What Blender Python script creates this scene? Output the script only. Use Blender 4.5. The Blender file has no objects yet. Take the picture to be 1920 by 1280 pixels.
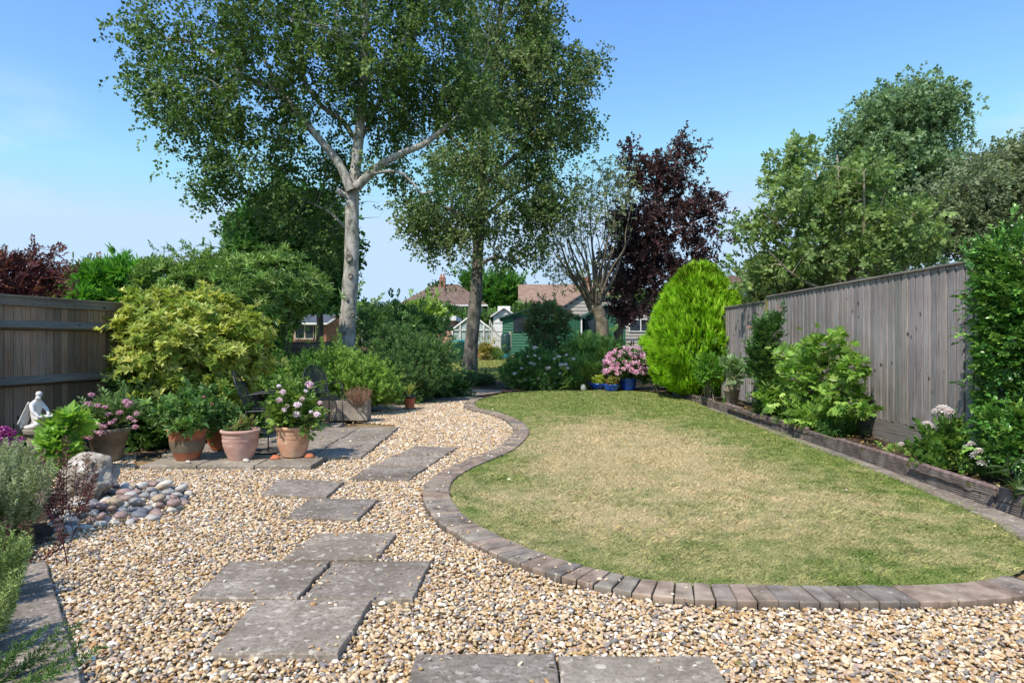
import bpy, math, random
import numpy as np
from mathutils import Vector, Matrix
R = math.radians
rng = np.random.default_rng(7); random.seed(7)
sc = bpy.context.scene
COL = sc.collection

# ------------------------------------------------------------------ camera, light, exposure
FPX, CX, CY, CAMZ = 1226.7, 960.0, 640.0, 1.4
cam_d = bpy.data.cameras.new('camera'); cam_d.lens = 23.0; cam_d.sensor_width = 36.0
cam_d.clip_end = 5000; cam_d.clip_start = 0.05
cam = bpy.data.objects.new('camera', cam_d); COL.objects.link(cam)
cam.location = (0, 0, CAMZ); cam.rotation_euler = (R(90), 0, 0); sc.camera = cam

SUN_EL, SUN_AZ = R(52), 0.0
world = bpy.data.worlds.new("World"); sc.world = world; world.use_nodes = True
wn = world.node_tree; wn.nodes.clear()
sky = wn.nodes.new('ShaderNodeTexSky'); sky.sky_type = 'NISHITA'; sky.sun_disc = False
sky.sun_elevation = SUN_EL; sky.sun_rotation = SUN_AZ
sky.air_density = 1.0; sky.dust_density = 0.15; sky.ozone_density = 3.0; sky.altitude = 0
hs = wn.nodes.new('ShaderNodeHueSaturation'); hs.inputs['Saturation'].default_value = 1.16; hs.inputs['Hue'].default_value = .503; hs.inputs['Value'].default_value = 1.0
bg = wn.nodes.new('ShaderNodeBackground'); bg.inputs[1].default_value = 0.15
wo = wn.nodes.new('ShaderNodeOutputWorld')
# thin cirrus wisps, placed by direction
tc = wn.nodes.new('ShaderNodeTexCoord'); mp = wn.nodes.new('ShaderNodeMapping'); mp.inputs['Scale'].default_value = (5, 5, 14)
nz = wn.nodes.new('ShaderNodeTexNoise'); nz.inputs['Scale'].default_value = 1.3; nz.inputs['Detail'].default_value = 6
wn.links.new(tc.outputs['Generated'], mp.inputs[0]); wn.links.new(mp.outputs[0], nz.inputs[0])
def wisp(dx, dy, dz, rad):
    v = Vector((dx, dy, dz)).normalized()
    d = wn.nodes.new('ShaderNodeVectorMath'); d.operation = 'DISTANCE'; d.inputs[1].default_value = v
    wn.links.new(tc.outputs['Generated'], d.inputs[0])
    m = wn.nodes.new('ShaderNodeMapRange'); m.inputs[1].default_value = rad; m.inputs[2].default_value = 0; m.interpolation_type = 'SMOOTHSTEP'
    wn.links.new(d.outputs['Value'], m.inputs[0]); return m.outputs[0]
w1 = wisp(.80, 1.0, .375, .10); w2 = wisp(-.77, 1.0, .29, .13)
ad = wn.nodes.new('ShaderNodeMath'); ad.operation = 'ADD'; wn.links.new(w1, ad.inputs[0]); wn.links.new(w2, ad.inputs[1])
cr = wn.nodes.new('ShaderNodeMapRange'); cr.inputs[1].default_value = .44; cr.inputs[2].default_value = .72; cr.inputs[4].default_value = .5
wn.links.new(nz.outputs[0], cr.inputs[0])
mu = wn.nodes.new('ShaderNodeMath'); mu.operation = 'MULTIPLY'; wn.links.new(ad.outputs[0], mu.inputs[0]); wn.links.new(cr.outputs[0], mu.inputs[1])
mx = wn.nodes.new('ShaderNodeMixRGB'); mx.inputs[2].default_value = (3.2, 3.4, 3.6, 1)
wn.links.new(mu.outputs[0], mx.inputs[0]); wn.links.new(sky.outputs[0], hs.inputs['Color']); 
cl = wn.nodes.new('ShaderNodeVectorMath'); cl.operation = 'MINIMUM'; cl.inputs[1].default_value = (2.05, 2.8, 3.65)
wn.links.new(hs.outputs[0], cl.inputs[0]); wn.links.new(cl.outputs[0], mx.inputs[1])
wn.links.new(mx.outputs[0], bg.inputs[0]); wn.links.new(bg.outputs[0], wo.inputs[0])

sun_d = bpy.data.lights.new('sun', 'SUN'); sun_d.energy = 2.75; sun_d.angle = R(0.5); sun_d.color = (1.0, 0.94, 0.85)
sun = bpy.data.objects.new('sun', sun_d); COL.objects.link(sun)
sd = Vector((math.cos(SUN_EL) * -0.57, math.cos(SUN_EL) * -0.822, math.sin(SUN_EL)))
sun.rotation_euler = sd.to_track_quat('Z', 'Y').to_euler()
sky.sun_rotation = math.atan2(sd.x, sd.y)
sc.view_settings.view_transform = 'Standard'; sc.view_settings.look = 'None'
sc.view_settings.exposure = 0.92; sc.view_settings.gamma = 1.0
sc.render.engine = 'CYCLES'
sc.cycles.use_denoising = True
sc.cycles.max_bounces = 10; sc.cycles.diffuse_bounces = 6; sc.cycles.transmission_bounces = 4
sc.cycles.transparent_max_bounces = 8

# ------------------------------------------------------------------ helpers
def gz(y):
    "ground height: flat garden, gently rising beyond it"
    return float(np.clip((y - 18.0) * 0.032, 0, 1.34))
def P(px, py, Y):
    return np.array([(px - CX) / FPX * Y, Y, CAMZ - (py - CY) / FPX * Y])
def G(px, py, z=0.0):
    Y = (CAMZ - z) * FPX / (py - CY)
    return np.array([(px - CX) / FPX * Y, Y, z])
def hexc(h):
    h = h.lstrip('#'); v = [int(h[i:i + 2], 16) / 255 for i in (0, 2, 4)]
    return tuple(((c / 12.92) if c <= .04045 else ((c + .055) / 1.055) ** 2.4) for c in v)

def props(o, label=None, cat=None, group=None, kind=None):
    if label: o['label'] = label
    if cat: o['category'] = cat
    if group: o['group'] = group
    if kind: o['kind'] = kind
    return o
def empty(name, loc, label=None, cat=None, group=None, rz=0):
    o = bpy.data.objects.new(name, None); COL.objects.link(o); o.location = tuple(loc); o.rotation_euler = (0, 0, rz)
    o.empty_display_size = .1
    return props(o, label, cat, group)

class Geo:
    "collects vertices and faces, built as ONE mesh object"
    def __init__(s): s.v = []; s.f = []; s.c = []
    def add(s, V, F, c=None):
        b = len(s.v); s.v.extend([tuple(map(float, p)) for p in V]); s.f.extend([tuple(int(i) + b for i in f) for f in F])
        s.c.extend([tuple(c) if c is not None else (1, 1, 1)] * len(V)); return s
    def box(s, x0, x1, y0, y1, z0, z1, c=None, M=None):
        V = [(x0,y0,z0),(x1,y0,z0),(x1,y1,z0),(x0,y1,z0),(x0,y0,z1),(x1,y0,z1),(x1,y1,z1),(x0,y1,z1)]
        if M is not None: V = [M @ Vector(p) for p in V]
        return s.add(V, [(0,3,2,1),(4,5,6,7),(0,1,5,4),(1,2,6,5),(2,3,7,6),(3,0,4,7)], c)
    def prism(s, poly, z0, z1, c=None):
        n = len(poly); V = [(p[0], p[1], z0) for p in poly] + [(p[0], p[1], z1) for p in poly]
        F = [tuple(range(n - 1, -1, -1)), tuple(range(n, 2 * n))] + [(i, (i + 1) % n, n + (i + 1) % n, n + i) for i in range(n)]
        return s.add(V, F, c)
    def lathe(s, prof, n=40, center=(0, 0, 0), c=None, closed=False):
        V = []; F = []
        for r, z in prof:
            for k in range(n):
                a = 2 * math.pi * k / n; V.append((center[0] + r * math.cos(a), center[1] + r * math.sin(a), center[2] + z))
        for i in range(len(prof) - 1):
            for k in range(n): F.append((i*n+k, i*n+(k+1) % n, (i+1)*n+(k+1) % n, (i+1)*n+k))
        return s.add(V, F, c)
    def tube(s, pts, rad, n=8, c=None, cap=True):
        V, F = tube_arrays(np.array(pts, float)[None], np.broadcast_to(np.array(rad, float), (len(pts),))[None], n)
        s.add(V, F, c)
        if cap:
            b = len(s.v) - len(V)
            s.f.append(tuple(b + k for k in range(n))[::-1]); m = len(s.v) - n; s.f.append(tuple(m + k for k in range(n)))
        return s
    def build(s, name, mat, parent=None, smooth=False, bevel=0, loc=None):
        m = bpy.data.meshes.new(name); m.from_pydata(s.v, [], s.f); m.update()
        ca = m.color_attributes.new('col', 'FLOAT_COLOR', 'POINT')
        a = np.ones((len(s.v), 4), np.float32); a[:, :3] = np.array(s.c); ca.data.foreach_set('color', a.ravel())
        if mat: m.materials.append(mat)
        if smooth:
            m.polygons.foreach_set('use_smooth', [True] * len(m.polygons))
        o = bpy.data.objects.new(name, m); COL.objects.link(o)
        if parent: o.parent = parent
        if loc is not None: o.location = tuple(loc)
        if bevel:
            b = o.modifiers.new('bevel', 'BEVEL'); b.width = bevel; b.segments = 2; b.limit_method = 'ANGLE'; b.angle_limit = R(40)
        return o

def tube_arrays(Pts, Rad, n=5):
    "Pts K x M x 3, Rad K x M -> verts, quad faces"
    K, M, _ = Pts.shape
    T = np.gradient(Pts, axis=1); T /= (np.linalg.norm(T, axis=2, keepdims=True) + 1e-9)
    ref = np.where(np.abs(T[..., 2:3]) > .9, np.array([1., 0, 0]), np.array([0, 0, 1.]))
    ref = np.broadcast_to(ref[:, :1], ref.shape)
    A = np.cross(T, ref); A /= (np.linalg.norm(A, axis=2, keepdims=True) + 1e-9); B = np.cross(T, A)
    ang = np.linspace(0, 2 * np.pi, n, endpoint=False)
    V = Pts[:, :, None] + Rad[:, :, None, None] * (A[:, :, None] * np.cos(ang)[:, None] + B[:, :, None] * np.sin(ang)[:, None])
    idx = np.arange(K * M * n).reshape(K, M, n)
    a = idx[:, :-1]; b = np.roll(a, -1, axis=2); d = idx[:, 1:]; c = np.roll(d, -1, axis=2)
    F = np.stack([a, b, c, d], -1).reshape(-1, 4)
    return V.reshape(-1, 3), F

def np_mesh(name, V, F, mat, parent=None, col=None, smooth=False, extra=None):
    "V Nx3, F Mx3 or Mx4"
    m = bpy.data.meshes.new(name); V = np.asarray(V, np.float32); F = np.asarray(F, np.int32)
    k = F.shape[1]
    m.vertices.add(len(V)); m.vertices.foreach_set('co', V.ravel())
    m.loops.add(F.size); m.loops.foreach_set('vertex_index', F.ravel())
    m.polygons.add(len(F)); m.polygons.foreach_set('loop_start', np.arange(0, F.size, k, dtype=np.int32))
    m.polygons.foreach_set('use_smooth', np.full(len(F), smooth, bool))
    m.update(calc_edges=True)
    if col is not None:
        ca = m.color_attributes.new('col', 'FLOAT_COLOR', 'POINT')
        a = np.ones((len(V), 4), np.float32); a[:, :3] = col; ca.data.foreach_set('color', a.ravel())
    m.materials.append(mat)
    o = bpy.data.objects.new(name, m); COL.objects.link(o)
    if parent: o.parent = parent
    return o

# ------------------------------------------------------------------ materials
def nmat(name):
    m = bpy.data.materials.new(name); m.use_nodes = True; nt = m.node_tree; nt.nodes.clear()
    out = nt.nodes.new('ShaderNodeOutputMaterial'); return m, nt, out
def nn(nt, t, **kw):
    n = nt.nodes.new(t)
    for k, v in kw.items():
        if k.startswith('i_'):
            key = k[2:]; key = int(key) if key.isdigit() else key.replace('_', ' ')
            n.inputs[key].default_value = v
        else: setattr(n, k, v)
    return n
def ramp(nt, fac, stops, interp='LINEAR'):
    r = nt.nodes.new('ShaderNodeValToRGB'); r.color_ramp.interpolation = interp
    while len(r.color_ramp.elements) < len(stops): r.color_ramp.elements.new(.5)
    for e, (p, c) in zip(r.color_ramp.elements, stops): e.position = p; e.color = (*c[:3], 1)
    nt.links.new(fac, r.inputs[0]); return r.outputs[0]
def coords(nt, scale=(1, 1, 1), world_space=False):
    if world_space: s = nt.nodes.new('ShaderNodeNewGeometry').outputs['Position']
    else: s = nt.nodes.new('ShaderNodeTexCoord').outputs['Object']
    mp = nn(nt, 'ShaderNodeMapping'); mp.inputs['Scale'].default_value = scale; nt.links.new(s, mp.inputs[0]); return mp.outputs[0]
def noise(nt, vec, scale, detail=4, rough=.55):
    n = nn(nt, 'ShaderNodeTexNoise', i_Scale=scale, i_Detail=detail, i_Roughness=rough); nt.links.new(vec, n.inputs['Vector']); return n.outputs[0]
def mixc(nt, f, a, b, mode='MIX'):
    m = nn(nt, 'ShaderNodeMixRGB', blend_type=mode)
    for i, s in ((0, f), (1, a), (2, b)):
        if hasattr(s, 'links') or hasattr(s, 'is_output'): nt.links.new(s, m.inputs[i])
        elif isinstance(s, (int, float)): m.inputs[i].default_value = s
        else: m.inputs[i].default_value = (*s[:3], 1)
    return m.outputs[0]
def bump(nt, h, strength=.3, dist=.01):
    b = nn(nt, 'ShaderNodeBump', i_Strength=strength, i_Distance=dist); nt.links.new(h, b.inputs['Height']); return b.outputs[0]
def attr(nt, name='col', typ='GEOMETRY'):
    a = nn(nt, 'ShaderNodeAttribute', attribute_name=name, attribute_type=typ); return a.outputs['Color']

def mat_leaf(name, transl=.42, rough=.45, spec=.35, gain=(1.24, 1.20, 1.18), tt=(1.2, 1.15, .7)):
    m, nt, out = nmat(name); c = mixc(nt, 1.0, attr(nt), gain, 'MULTIPLY')
    p = nn(nt, 'ShaderNodeBsdfPrincipled', i_Roughness=rough); nt.links.new(c, p.inputs['Base Color'])
    p.inputs['Specular IOR Level'].default_value = spec
    t = nn(nt, 'ShaderNodeBsdfTranslucent'); tcx = mixc(nt, 1.0, c, tt, 'MULTIPLY'); nt.links.new(tcx, t.inputs[0])
    mxs = nn(nt, 'ShaderNodeMixShader'); mxs.inputs[0].default_value = transl
    nt.links.new(p.outputs[0], mxs.inputs[1]); nt.links.new(t.outputs[0], mxs.inputs[2]); nt.links.new(mxs.outputs[0], out.inputs[0]); return m
def mat_noise(name, stops, scale=8, vscale=(1, 1, 1), rough=.8, bstr=.3, bdist=.01, bscale=None, spec=.3, metal=0, use_col=False, detail=6, spots=None):
    m, nt, out = nmat(name); v = coords(nt, vscale); f = noise(nt, v, scale, detail)
    c = ramp(nt, f, stops)
    if use_col: c = mixc(nt, 1.0, c, attr(nt), 'MULTIPLY')
    if spots:
        f2 = noise(nt, v, spots[0], 3); s = ramp(nt, f2, [(spots[1], (0, 0, 0)), (spots[1] + .06, (1, 1, 1))]); c = mixc(nt, s, c, spots[2])
    p = nn(nt, 'ShaderNodeBsdfPrincipled', i_Roughness=rough, i_Metallic=metal); p.inputs['Specular IOR Level'].default_value = spec
    nt.links.new(c, p.inputs['Base Color'])
    if bstr:
        h = noise(nt, v, bscale or scale * 3, 6, .65); nt.links.new(bump(nt, h, bstr, bdist), p.inputs['Normal'])
    nt.links.new(p.outputs[0], out.inputs[0]); return m
def mat_plain(name, c, rough=.5, spec=.4, metal=0, bstr=0):
    d = tuple(x * .82 for x in c); l = tuple(min(1, x * 1.12) for x in c)
    return mat_noise(name, [(.35, d), (.65, l)], scale=9, rough=rough, bstr=bstr, bdist=.003, spec=spec, metal=metal)

M_leaf = mat_leaf('leaf'); M_leaf_gloss = mat_leaf('leaf_glossy', .22, .32, .5); M_needle = mat_leaf('needle', .2, .6, .25)
M_petal = mat_leaf('petal', .3, .6, .2, (1, 1, 1), (1, 1, 1))
M_bark = mat_noise('bark_brown', [(.3, hexc('4a4034')), (.6, hexc('7c7061')), (.8, hexc('948a7a'))], scale=10, vscale=(1, 1, .3), bstr=.8, bdist=.02, rough=.9)
M_twig = mat_noise('twig_bark', [(.3, hexc('6b5d4c')), (.7, hexc('a39a86'))], scale=8, rough=.85, bstr=.3)
M_stem = mat_noise('green_stem', [(.3, hexc('4d5a2c')), (.7, hexc('76803f'))], scale=20, rough=.7, bstr=0)
M_stem_red = mat_noise('maroon_stem', [(.3, hexc('3d1a22')), (.7, hexc('66323a'))], scale=20, rough=.6, bstr=0)

def mat_birch(name, base, dark):
    m, nt, out = nmat(name); v = coords(nt, (1, 1, 1)); vb = coords(nt, (3.0, 3.0, 14.0)); vs = coords(nt, (5, 5, 2.0))
    f = noise(nt, vs, 2.2, 7, .65); c = ramp(nt, f, [(.34, dark), (.44, tuple(x * .66 for x in base)), (.56, base), (.72, tuple(min(1, x * 1.35) for x in base))])
    b = noise(nt, vb, 1.5, 5, .7); s = ramp(nt, b, [(.60, (0, 0, 0)), (.68, (1, 1, 1))]); c = mixc(nt, s, c, tuple(x * .55 for x in dark))
    g = noise(nt, v, 1.1, 4); s2 = ramp(nt, g, [(.5, (0, 0, 0)), (.7, (.45, .45, .45))]); c = mixc(nt, s2, c, hexc('7a7a5e'))
    p = nn(nt, 'ShaderNodeBsdfPrincipled', i_Roughness=.85); nt.links.new(c, p.inputs['Base Color']); p.inputs['Specular IOR Level'].default_value = .25
    h = mixc(nt, .5, f, b); nt.links.new(bump(nt, h, .9, .03), p.inputs['Normal']); nt.links.new(p.outputs[0], out.inputs[0]); return m
M_birch = mat_birch('silver_bark', hexc('b3ada4'), hexc('57504a'))
M_birch2 = mat_birch('grey_bark', hexc('7d766c'), hexc('3f3a35'))

def mat_wood(name, base, dark, grain_axis=2, warm=None, knots=True):
    "weathered fence boards, per-board tint and grain offset from colour attribute"
    m, nt, out = nmat(name)
    sc_ = [26, 26, 26]; sc_[grain_axis] = 1.2
    pos = nt.nodes.new('ShaderNodeTexCoord').outputs['Object']
    off = nn(nt, 'ShaderNodeVectorMath', operation='MULTIPLY_ADD'); nt.links.new(attr(nt), off.inputs[0]); off.inputs[1].default_value = (37, 53, 71); nt.links.new(pos, off.inputs[2])
    mp = nn(nt, 'ShaderNodeMapping'); mp.inputs['Scale'].default_value = sc_; nt.links.new(off.outputs[0], mp.inputs[0])
    f = noise(nt, mp.outputs[0], 2.2, 8, .7)
    f2 = noise(nt, off.outputs[0], 2.4, 4, .6)
    c = ramp(nt, f, [(.28, dark), (.5, base), (.75, tuple(min(1, x * 1.28) for x in base))])
    if warm: c = mixc(nt, ramp(nt, f2, [(.42, (0, 0, 0)), (.7, (.7, .7, .7))]), c, warm)
    c = mixc(nt, 1.0, c, attr(nt), 'MULTIPLY')
    h = f
    if knots:
        sk = [5.5, 5.5, 5.5]; sk[grain_axis] = 3.0
        mk = nn(nt, 'ShaderNodeMapping'); mk.inputs['Scale'].default_value = sk; nt.links.new(off.outputs[0], mk.inputs[0])
        vo = nn(nt, 'ShaderNodeTexVoronoi', i_Scale=1.0); nt.links.new(mk.outputs[0], vo.inputs['Vector'])
        k = ramp(nt, vo.outputs['Distance'], [(.05, (1, 1, 1)), (.11, (0, 0, 0))]); c = mixc(nt, k, c, tuple(x * .4 for x in dark))
    if grain_axis == 2:
        sz = nn(nt, 'ShaderNodeSeparateXYZ'); nt.links.new(pos, sz.inputs[0]); mr = nn(nt, 'ShaderNodeMapRange'); mr.inputs[1].default_value = 1.0; mr.inputs[2].default_value = .25; nt.links.new(sz.outputs[2], mr.inputs[0])
        al = nn(nt, 'ShaderNodeMath', operation='MULTIPLY'); nt.links.new(mr.outputs[0], al.inputs[0]); nt.links.new(ramp(nt, f2, [(.45, (0, 0, 0)), (.65, (.6, .6, .6))]), al.inputs[1]); c = mixc(nt, al.outputs[0], c, hexc('6a6b4c'))
    # broad weather stains
    st = noise(nt, pos, .9, 4); c = mixc(nt, 1.0, c, ramp(nt, st, [(.3, (.72, .72, .70)), (.7, (1.1, 1.1, 1.12))]), 'MULTIPLY')
    p = nn(nt, 'ShaderNodeBsdfPrincipled', i_Roughness=.82); nt.links.new(c, p.inputs['Base Color']); p.inputs['Specular IOR Level'].default_value = .25
    nt.links.new(bump(nt, h, .5, .006), p.inputs['Normal']); nt.links.new(p.outputs[0], out.inputs[0]); return m
M_fence_grey = mat_wood('weathered_grey_wood', hexc('989290'), hexc('5a5049'))
M_fence_grey_h = mat_wood('weathered_grey_wood_rail', hexc('86807a'), hexc('55504a'), 1)
M_fence_brown = mat_wood('weathered_brown_wood', hexc('978370'), hexc('574a3e'), 2, hexc('8f7057'))
M_fence_brown_h = mat_wood('weathered_brown_wood_rail', hexc('7d7366'), hexc('4d463e'), 1)
M_slab = None
def mat_slab(name, base, light, dark):
    m, nt, out = nmat(name); v = coords(nt, (1, 1, 1), True)
    oi = nn(nt, 'ShaderNodeObjectInfo')
    f = noise(nt, v, 3.5, 8, .65); c = ramp(nt, f, [(.3, dark), (.55, base), (.8, light)])
    f2 = noise(nt, v, 38, 5, .7); c = mixc(nt, ramp(nt, f2, [(.38, (.9, .9, .9)), (.56, (0, 0, 0))]), c, dark)
    f4 = noise(nt, v, 1.1, 5, .6); c = mixc(nt, 1.0, c, ramp(nt, f4, [(.32, (.74, .71, .66)), (.6, (1.08, 1.07, 1.05))]), 'MULTIPLY')
    f3 = noise(nt, v, 21, 4, .6); c = mixc(nt, ramp(nt, f3, [(.58, (0, 0, 0)), (.65, (.85, .85, .85))]), c, light)
    c = mixc(nt, 1.0, c, ramp(nt, oi.outputs['Random'], [(0, (.85, .85, .85)), (1, (1.12, 1.10, 1.06))]), 'MULTIPLY')
    p = nn(nt, 'ShaderNodeBsdfPrincipled', i_Roughness=.9); nt.links.new(c, p.inputs['Base Color']); p.inputs['Specular IOR Level'].default_value = .2
    h = mixc(nt, .5, f2, noise(nt, v, 110, 4)); nt.links.new(bump(nt, h, .6, .006), p.inputs['Normal']); nt.links.new(p.outputs[0], out.inputs[0]); return m
M_slab = mat_slab('weathered_paving', hexc('9b9086'), hexc('bfb5a8'), hexc('746a61'))
M_slab2 = mat_slab('weathered_paving_grey', hexc('a1978b'), hexc('c2b8a9'), hexc('7c736a'))
M_soil = mat_noise('soil', [(.3, hexc('2a211a')), (.55, hexc('4b3d30')), (.75, hexc('6b5844'))], scale=14, rough=1, bstr=1, bdist=.03, bscale=30)
M_gravel_bed = mat_noise('gravel_bed', [(.3, hexc('5c4a36')), (.5, hexc('8d7452')), (.7, hexc('b59c76'))], scale=60, rough=1, bstr=.6, bdist=.01, bscale=90)
M_brick = mat_noise('edging_brick', [(.28, hexc('645a50')), (.5, hexc('8a7f72')), (.75, hexc('a59b8c'))], scale=9, rough=.9, bstr=.5, bdist=.004, bscale=60, use_col=True, spots=(30, .66, hexc('b3aaa0')))
M_black = mat_noise('black_metal', [(.3, hexc('1b1d21')), (.7, hexc('2c2f35'))], scale=20, rough=.42, bstr=0, spec=.5)
M_white = mat_plain('white_paint', hexc('e4e2dc'), .5)
M_glass = mat_noise('window_glass', [(.3, hexc('20262b')), (.7, hexc('3b444b'))], scale=2, rough=.25, bstr=0, spec=.25)

# lawn colour from where the turf is dry: used by the turf sheet and by its blades
def lawn_color(nt, blades=False):
    pos = nt.nodes.new('ShaderNodeNewGeometry').outputs['Position']
    def ell(cx, cy, rx, ry, soft=1.0):
        s = nn(nt, 'ShaderNodeVectorMath', operation='SUBTRACT'); nt.links.new(pos, s.inputs[0]); s.inputs[1].default_value = (cx, cy, 0)
        m_ = nn(nt, 'ShaderNodeVectorMath', operation='MULTIPLY'); nt.links.new(s.outputs[0], m_.inputs[0]); m_.inputs[1].default_value = (1 / rx, 1 / ry, 0)
        l = nn(nt, 'ShaderNodeVectorMath', operation='LENGTH'); nt.links.new(m_.outputs[0], l.inputs[0])
        r = nn(nt, 'ShaderNodeMapRange', interpolation_type='SMOOTHSTEP'); r.inputs[1].default_value = 1 + soft * .5; r.inputs[2].default_value = 1 - soft * .75
        nt.links.new(l.outputs['Value'], r.inputs[0]); return r.outputs[0]
    def add(a, b, op='ADD'):
        m_ = nn(nt, 'ShaderNodeMath', operation=op)
        for i, s in enumerate((a, b)):
            if isinstance(s, (int, float)): m_.inputs[i].default_value = s
            else: nt.links.new(s, m_.inputs[i])
        return m_.outputs[0]
    dry = add(add(ell(1.45, 8.2, 1.5, 3.8), .9, 'MULTIPLY'), add(ell(1.0, 5.4, 1.7, 1.5), .62, 'MULTIPLY'), 'MAXIMUM')
    dry = add(dry, add(ell(2.6, 5.4, 1.0, 1.2), .55, 'MULTIPLY'), 'MAXIMUM')
    n1 = noise(nt, pos, 1.1, 5, .6); n2 = noise(nt, pos, 5.5, 4, .6)
    dry = add(dry, add(add(n1, -.5), 1.5, 'MULTIPLY')); dry = add(dry, add(add(n2, -.5), 1.3, 'MULTIPLY'))
    gr = mixc(nt, ramp(nt, n2, [(.35, (0, 0, 0)), (.65, (1, 1, 1))]), hexc('6b8040'), hexc('909b55'))
    c = mixc(nt, ramp(nt, dry, [(.02, (0, 0, 0)), (.82, (1, 1, 1))]), gr, hexc('c4b48c'))
    return c
def mat_lawn(name, blades):
    m, nt, out = nmat(name); c = lawn_color(nt)
    if blades: c = mixc(nt, 1.0, c, attr(nt), 'MULTIPLY')
    else: c = mixc(nt, 1.0, c, (.78, .75, .68), 'MULTIPLY')
    p = nn(nt, 'ShaderNodeBsdfPrincipled', i_Roughness=.75); p.inputs['Specular IOR Level'].default_value = .2; nt.links.new(c, p.inputs['Base Color'])
    if not blades:
        nt.links.new(bump(nt, noise(nt, coords(nt, (1, 1, 1), True), 70, 4), .8, .02), p.inputs['Normal'])
        nt.links.new(p.outputs[0], out.inputs[0])
    else:
        t = nn(nt, 'ShaderNodeBsdfTranslucent'); nt.links.new(c, t.inputs[0]); s = nn(nt, 'ShaderNodeMixShader'); s.inputs[0].default_value = .25
        nt.links.new(p.outputs[0], s.inputs[1]); nt.links.new(t.outputs[0], s.inputs[2]); nt.links.new(s.outputs[0], out.inputs[0])
    return m
M_lawn = mat_lawn('lawn_turf', False); M_blade = mat_lawn('grass_blade', True)

# ------------------------------------------------------------------ polygons
def smooth_poly(pts, step=.06, closed=False):
    pts = np.array(pts, float); n = len(pts); out = []
    rngi = range(n) if closed else range(n - 1)
    for i in rngi:
        g = (lambda k: pts[k % n]) if closed else (lambda k: pts[min(max(k, 0), n - 1)])
        p0, p1, p2, p3 = g(i - 1), g(i), g(i + 1), g(i + 2)
        m = max(2, int(np.linalg.norm(p2 - p1) / step))
        for t in np.linspace(0, 1, m, endpoint=False):
            out.append(.5 * ((2 * p1) + (-p0 + p2) * t + (2 * p0 - 5 * p1 + 4 * p2 - p3) * t * t + (-p0 + 3 * p1 - 3 * p2 + p3) * t ** 3))
    if not closed: out.append(pts[-1])
    return np.array(out)
def inside(poly, X, Y):
    poly = np.asarray(poly); res = np.zeros(len(X), bool); n = len(poly); j = n - 1
    for i in range(n):
        xi, yi, xj, yj = poly[i][0], poly[i][1], poly[j][0], poly[j][1]
        c = ((yi > Y) != (yj > Y)) & (X < (xj - xi) * (Y - yi) / (yj - yi + 1e-12) + xi); res ^= c; j = i
    return res

# ------------------------------------------------------------------ ground
g = Geo()
ys = [-30, -5, 18, 60, 200, 3000]
for a in range(len(ys) - 1):
    y0, y1 = ys[a], ys[a + 1]
    g.add([(-2500, y0, gz(y0) - .03), (2500, y0, gz(y0) - .03), (2500, y1, gz(y1) - .03), (-2500, y1, gz(y1) - .03)], [(0, 1, 2, 3)])
props(g.build('ground', M_soil), kind='structure')
props(Geo().add([(-4.8, -3, -.012), (9, -3, -.012), (9, 3.9, -.012), (3.95, 3.95, -.012), (3.4, 7, -.012), (1, 15, -.012), (-.9, 16.2, -.012), (-3.6, 14.2, -.012), (-4.0, 10.9, -.012), (-5.6, 8.6, -.012), (-6.1, 6.0, -.012)],
    [tuple(range(11))]).build('gravel_ground', M_gravel_bed), kind='structure')

lawn_px = [(908,744),(892,752),(896,763),(933,771),(965,782),(985,794),(992,807),(983,823),(962,840),(925,857),(887,873),(854,893),(842,917),(852,941),(878,969),(925,995),(1003,1029),(1107,1060),(1211,1081),(1300,1090),(1461,1093),(1623,1094),(1752,1091),(1849,1083),(1897,1070)]
edge = smooth_poly([G(x, y, .05)[:2] for x, y in lawn_px], .03)
right = [(3.42, 4.18), (3.68, 4.9), (3.84, 6), (3.88, 7), (3.97, 8.2), (4.06, 9.6), (4.08, 12), (4.14, 14), (4.16, 16), (3.9, 17.4), (3.2, 18.3), (1.6, 18.5), (.4, 18.2), (-.3, 17.2)]
lawn_poly = np.vstack([edge, smooth_poly(right, .2)])
def poly_grid_obj(name, poly, z, mat, dz=0, step=.0):
    o = Geo().add([(p[0], p[1], z) for p in poly], [tuple(range(len(poly)))]).build(name, mat); return o
props(poly_grid_obj('lawn', lawn_poly, .022, M_lawn), kind='structure')
FLAWN = [(-7.5, 21), (-.6, 21.5), (.8, 23), (1.5, 30), (3, 37), (-12, 37), (-12, 28)]
g = Geo(); g.add([(x, y, gz(y) - .022 + (0.0 if True else 0)) for x, y in FLAWN], [tuple(range(len(FLAWN)))])
M_flawn = mat_noise('far_turf', [(.3, hexc('66763c')), (.5, hexc('8a9050')), (.7, hexc('b3a568'))], scale=.8, rough=.9, bstr=.5, bdist=.02, bscale=40)
props(g.build('far_lawn', M_flawn), kind='structure')
PATH = [G(x, y, 0)[:2] for x, y in [(700,776),(760,770),(830,757),(873,752),(895,742),(960,733),(960,724),(948,718),(938,712),(905,712),(890,722),(850,733),(800,742),(740,748),(690,765)]]
M_path = mat_slab('path_paving', hexc('968d83'), hexc('b8aea2'), hexc('6e665e'))
props(Geo().add([(p[0], p[1], .004) for p in PATH], [tuple(range(len(PATH)))]).build('path', M_path), kind='structure')

# brick edging ring round the lawn
d = np.gradient(edge, axis=0); d /= np.linalg.norm(d, axis=1)[:, None]
nrm = np.stack([d[:, 1], -d[:, 0]], 1)           # points off the lawn
cen = lawn_poly.mean(0)
if np.mean(np.sum(nrm * (edge - cen), 1)) < 0: nrm = -nrm
s = np.concatenate([[0], np.cumsum(np.linalg.norm(np.diff(edge, axis=0), axis=1))])
g = Geo(); BW = .235; pos = 0.0
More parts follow.
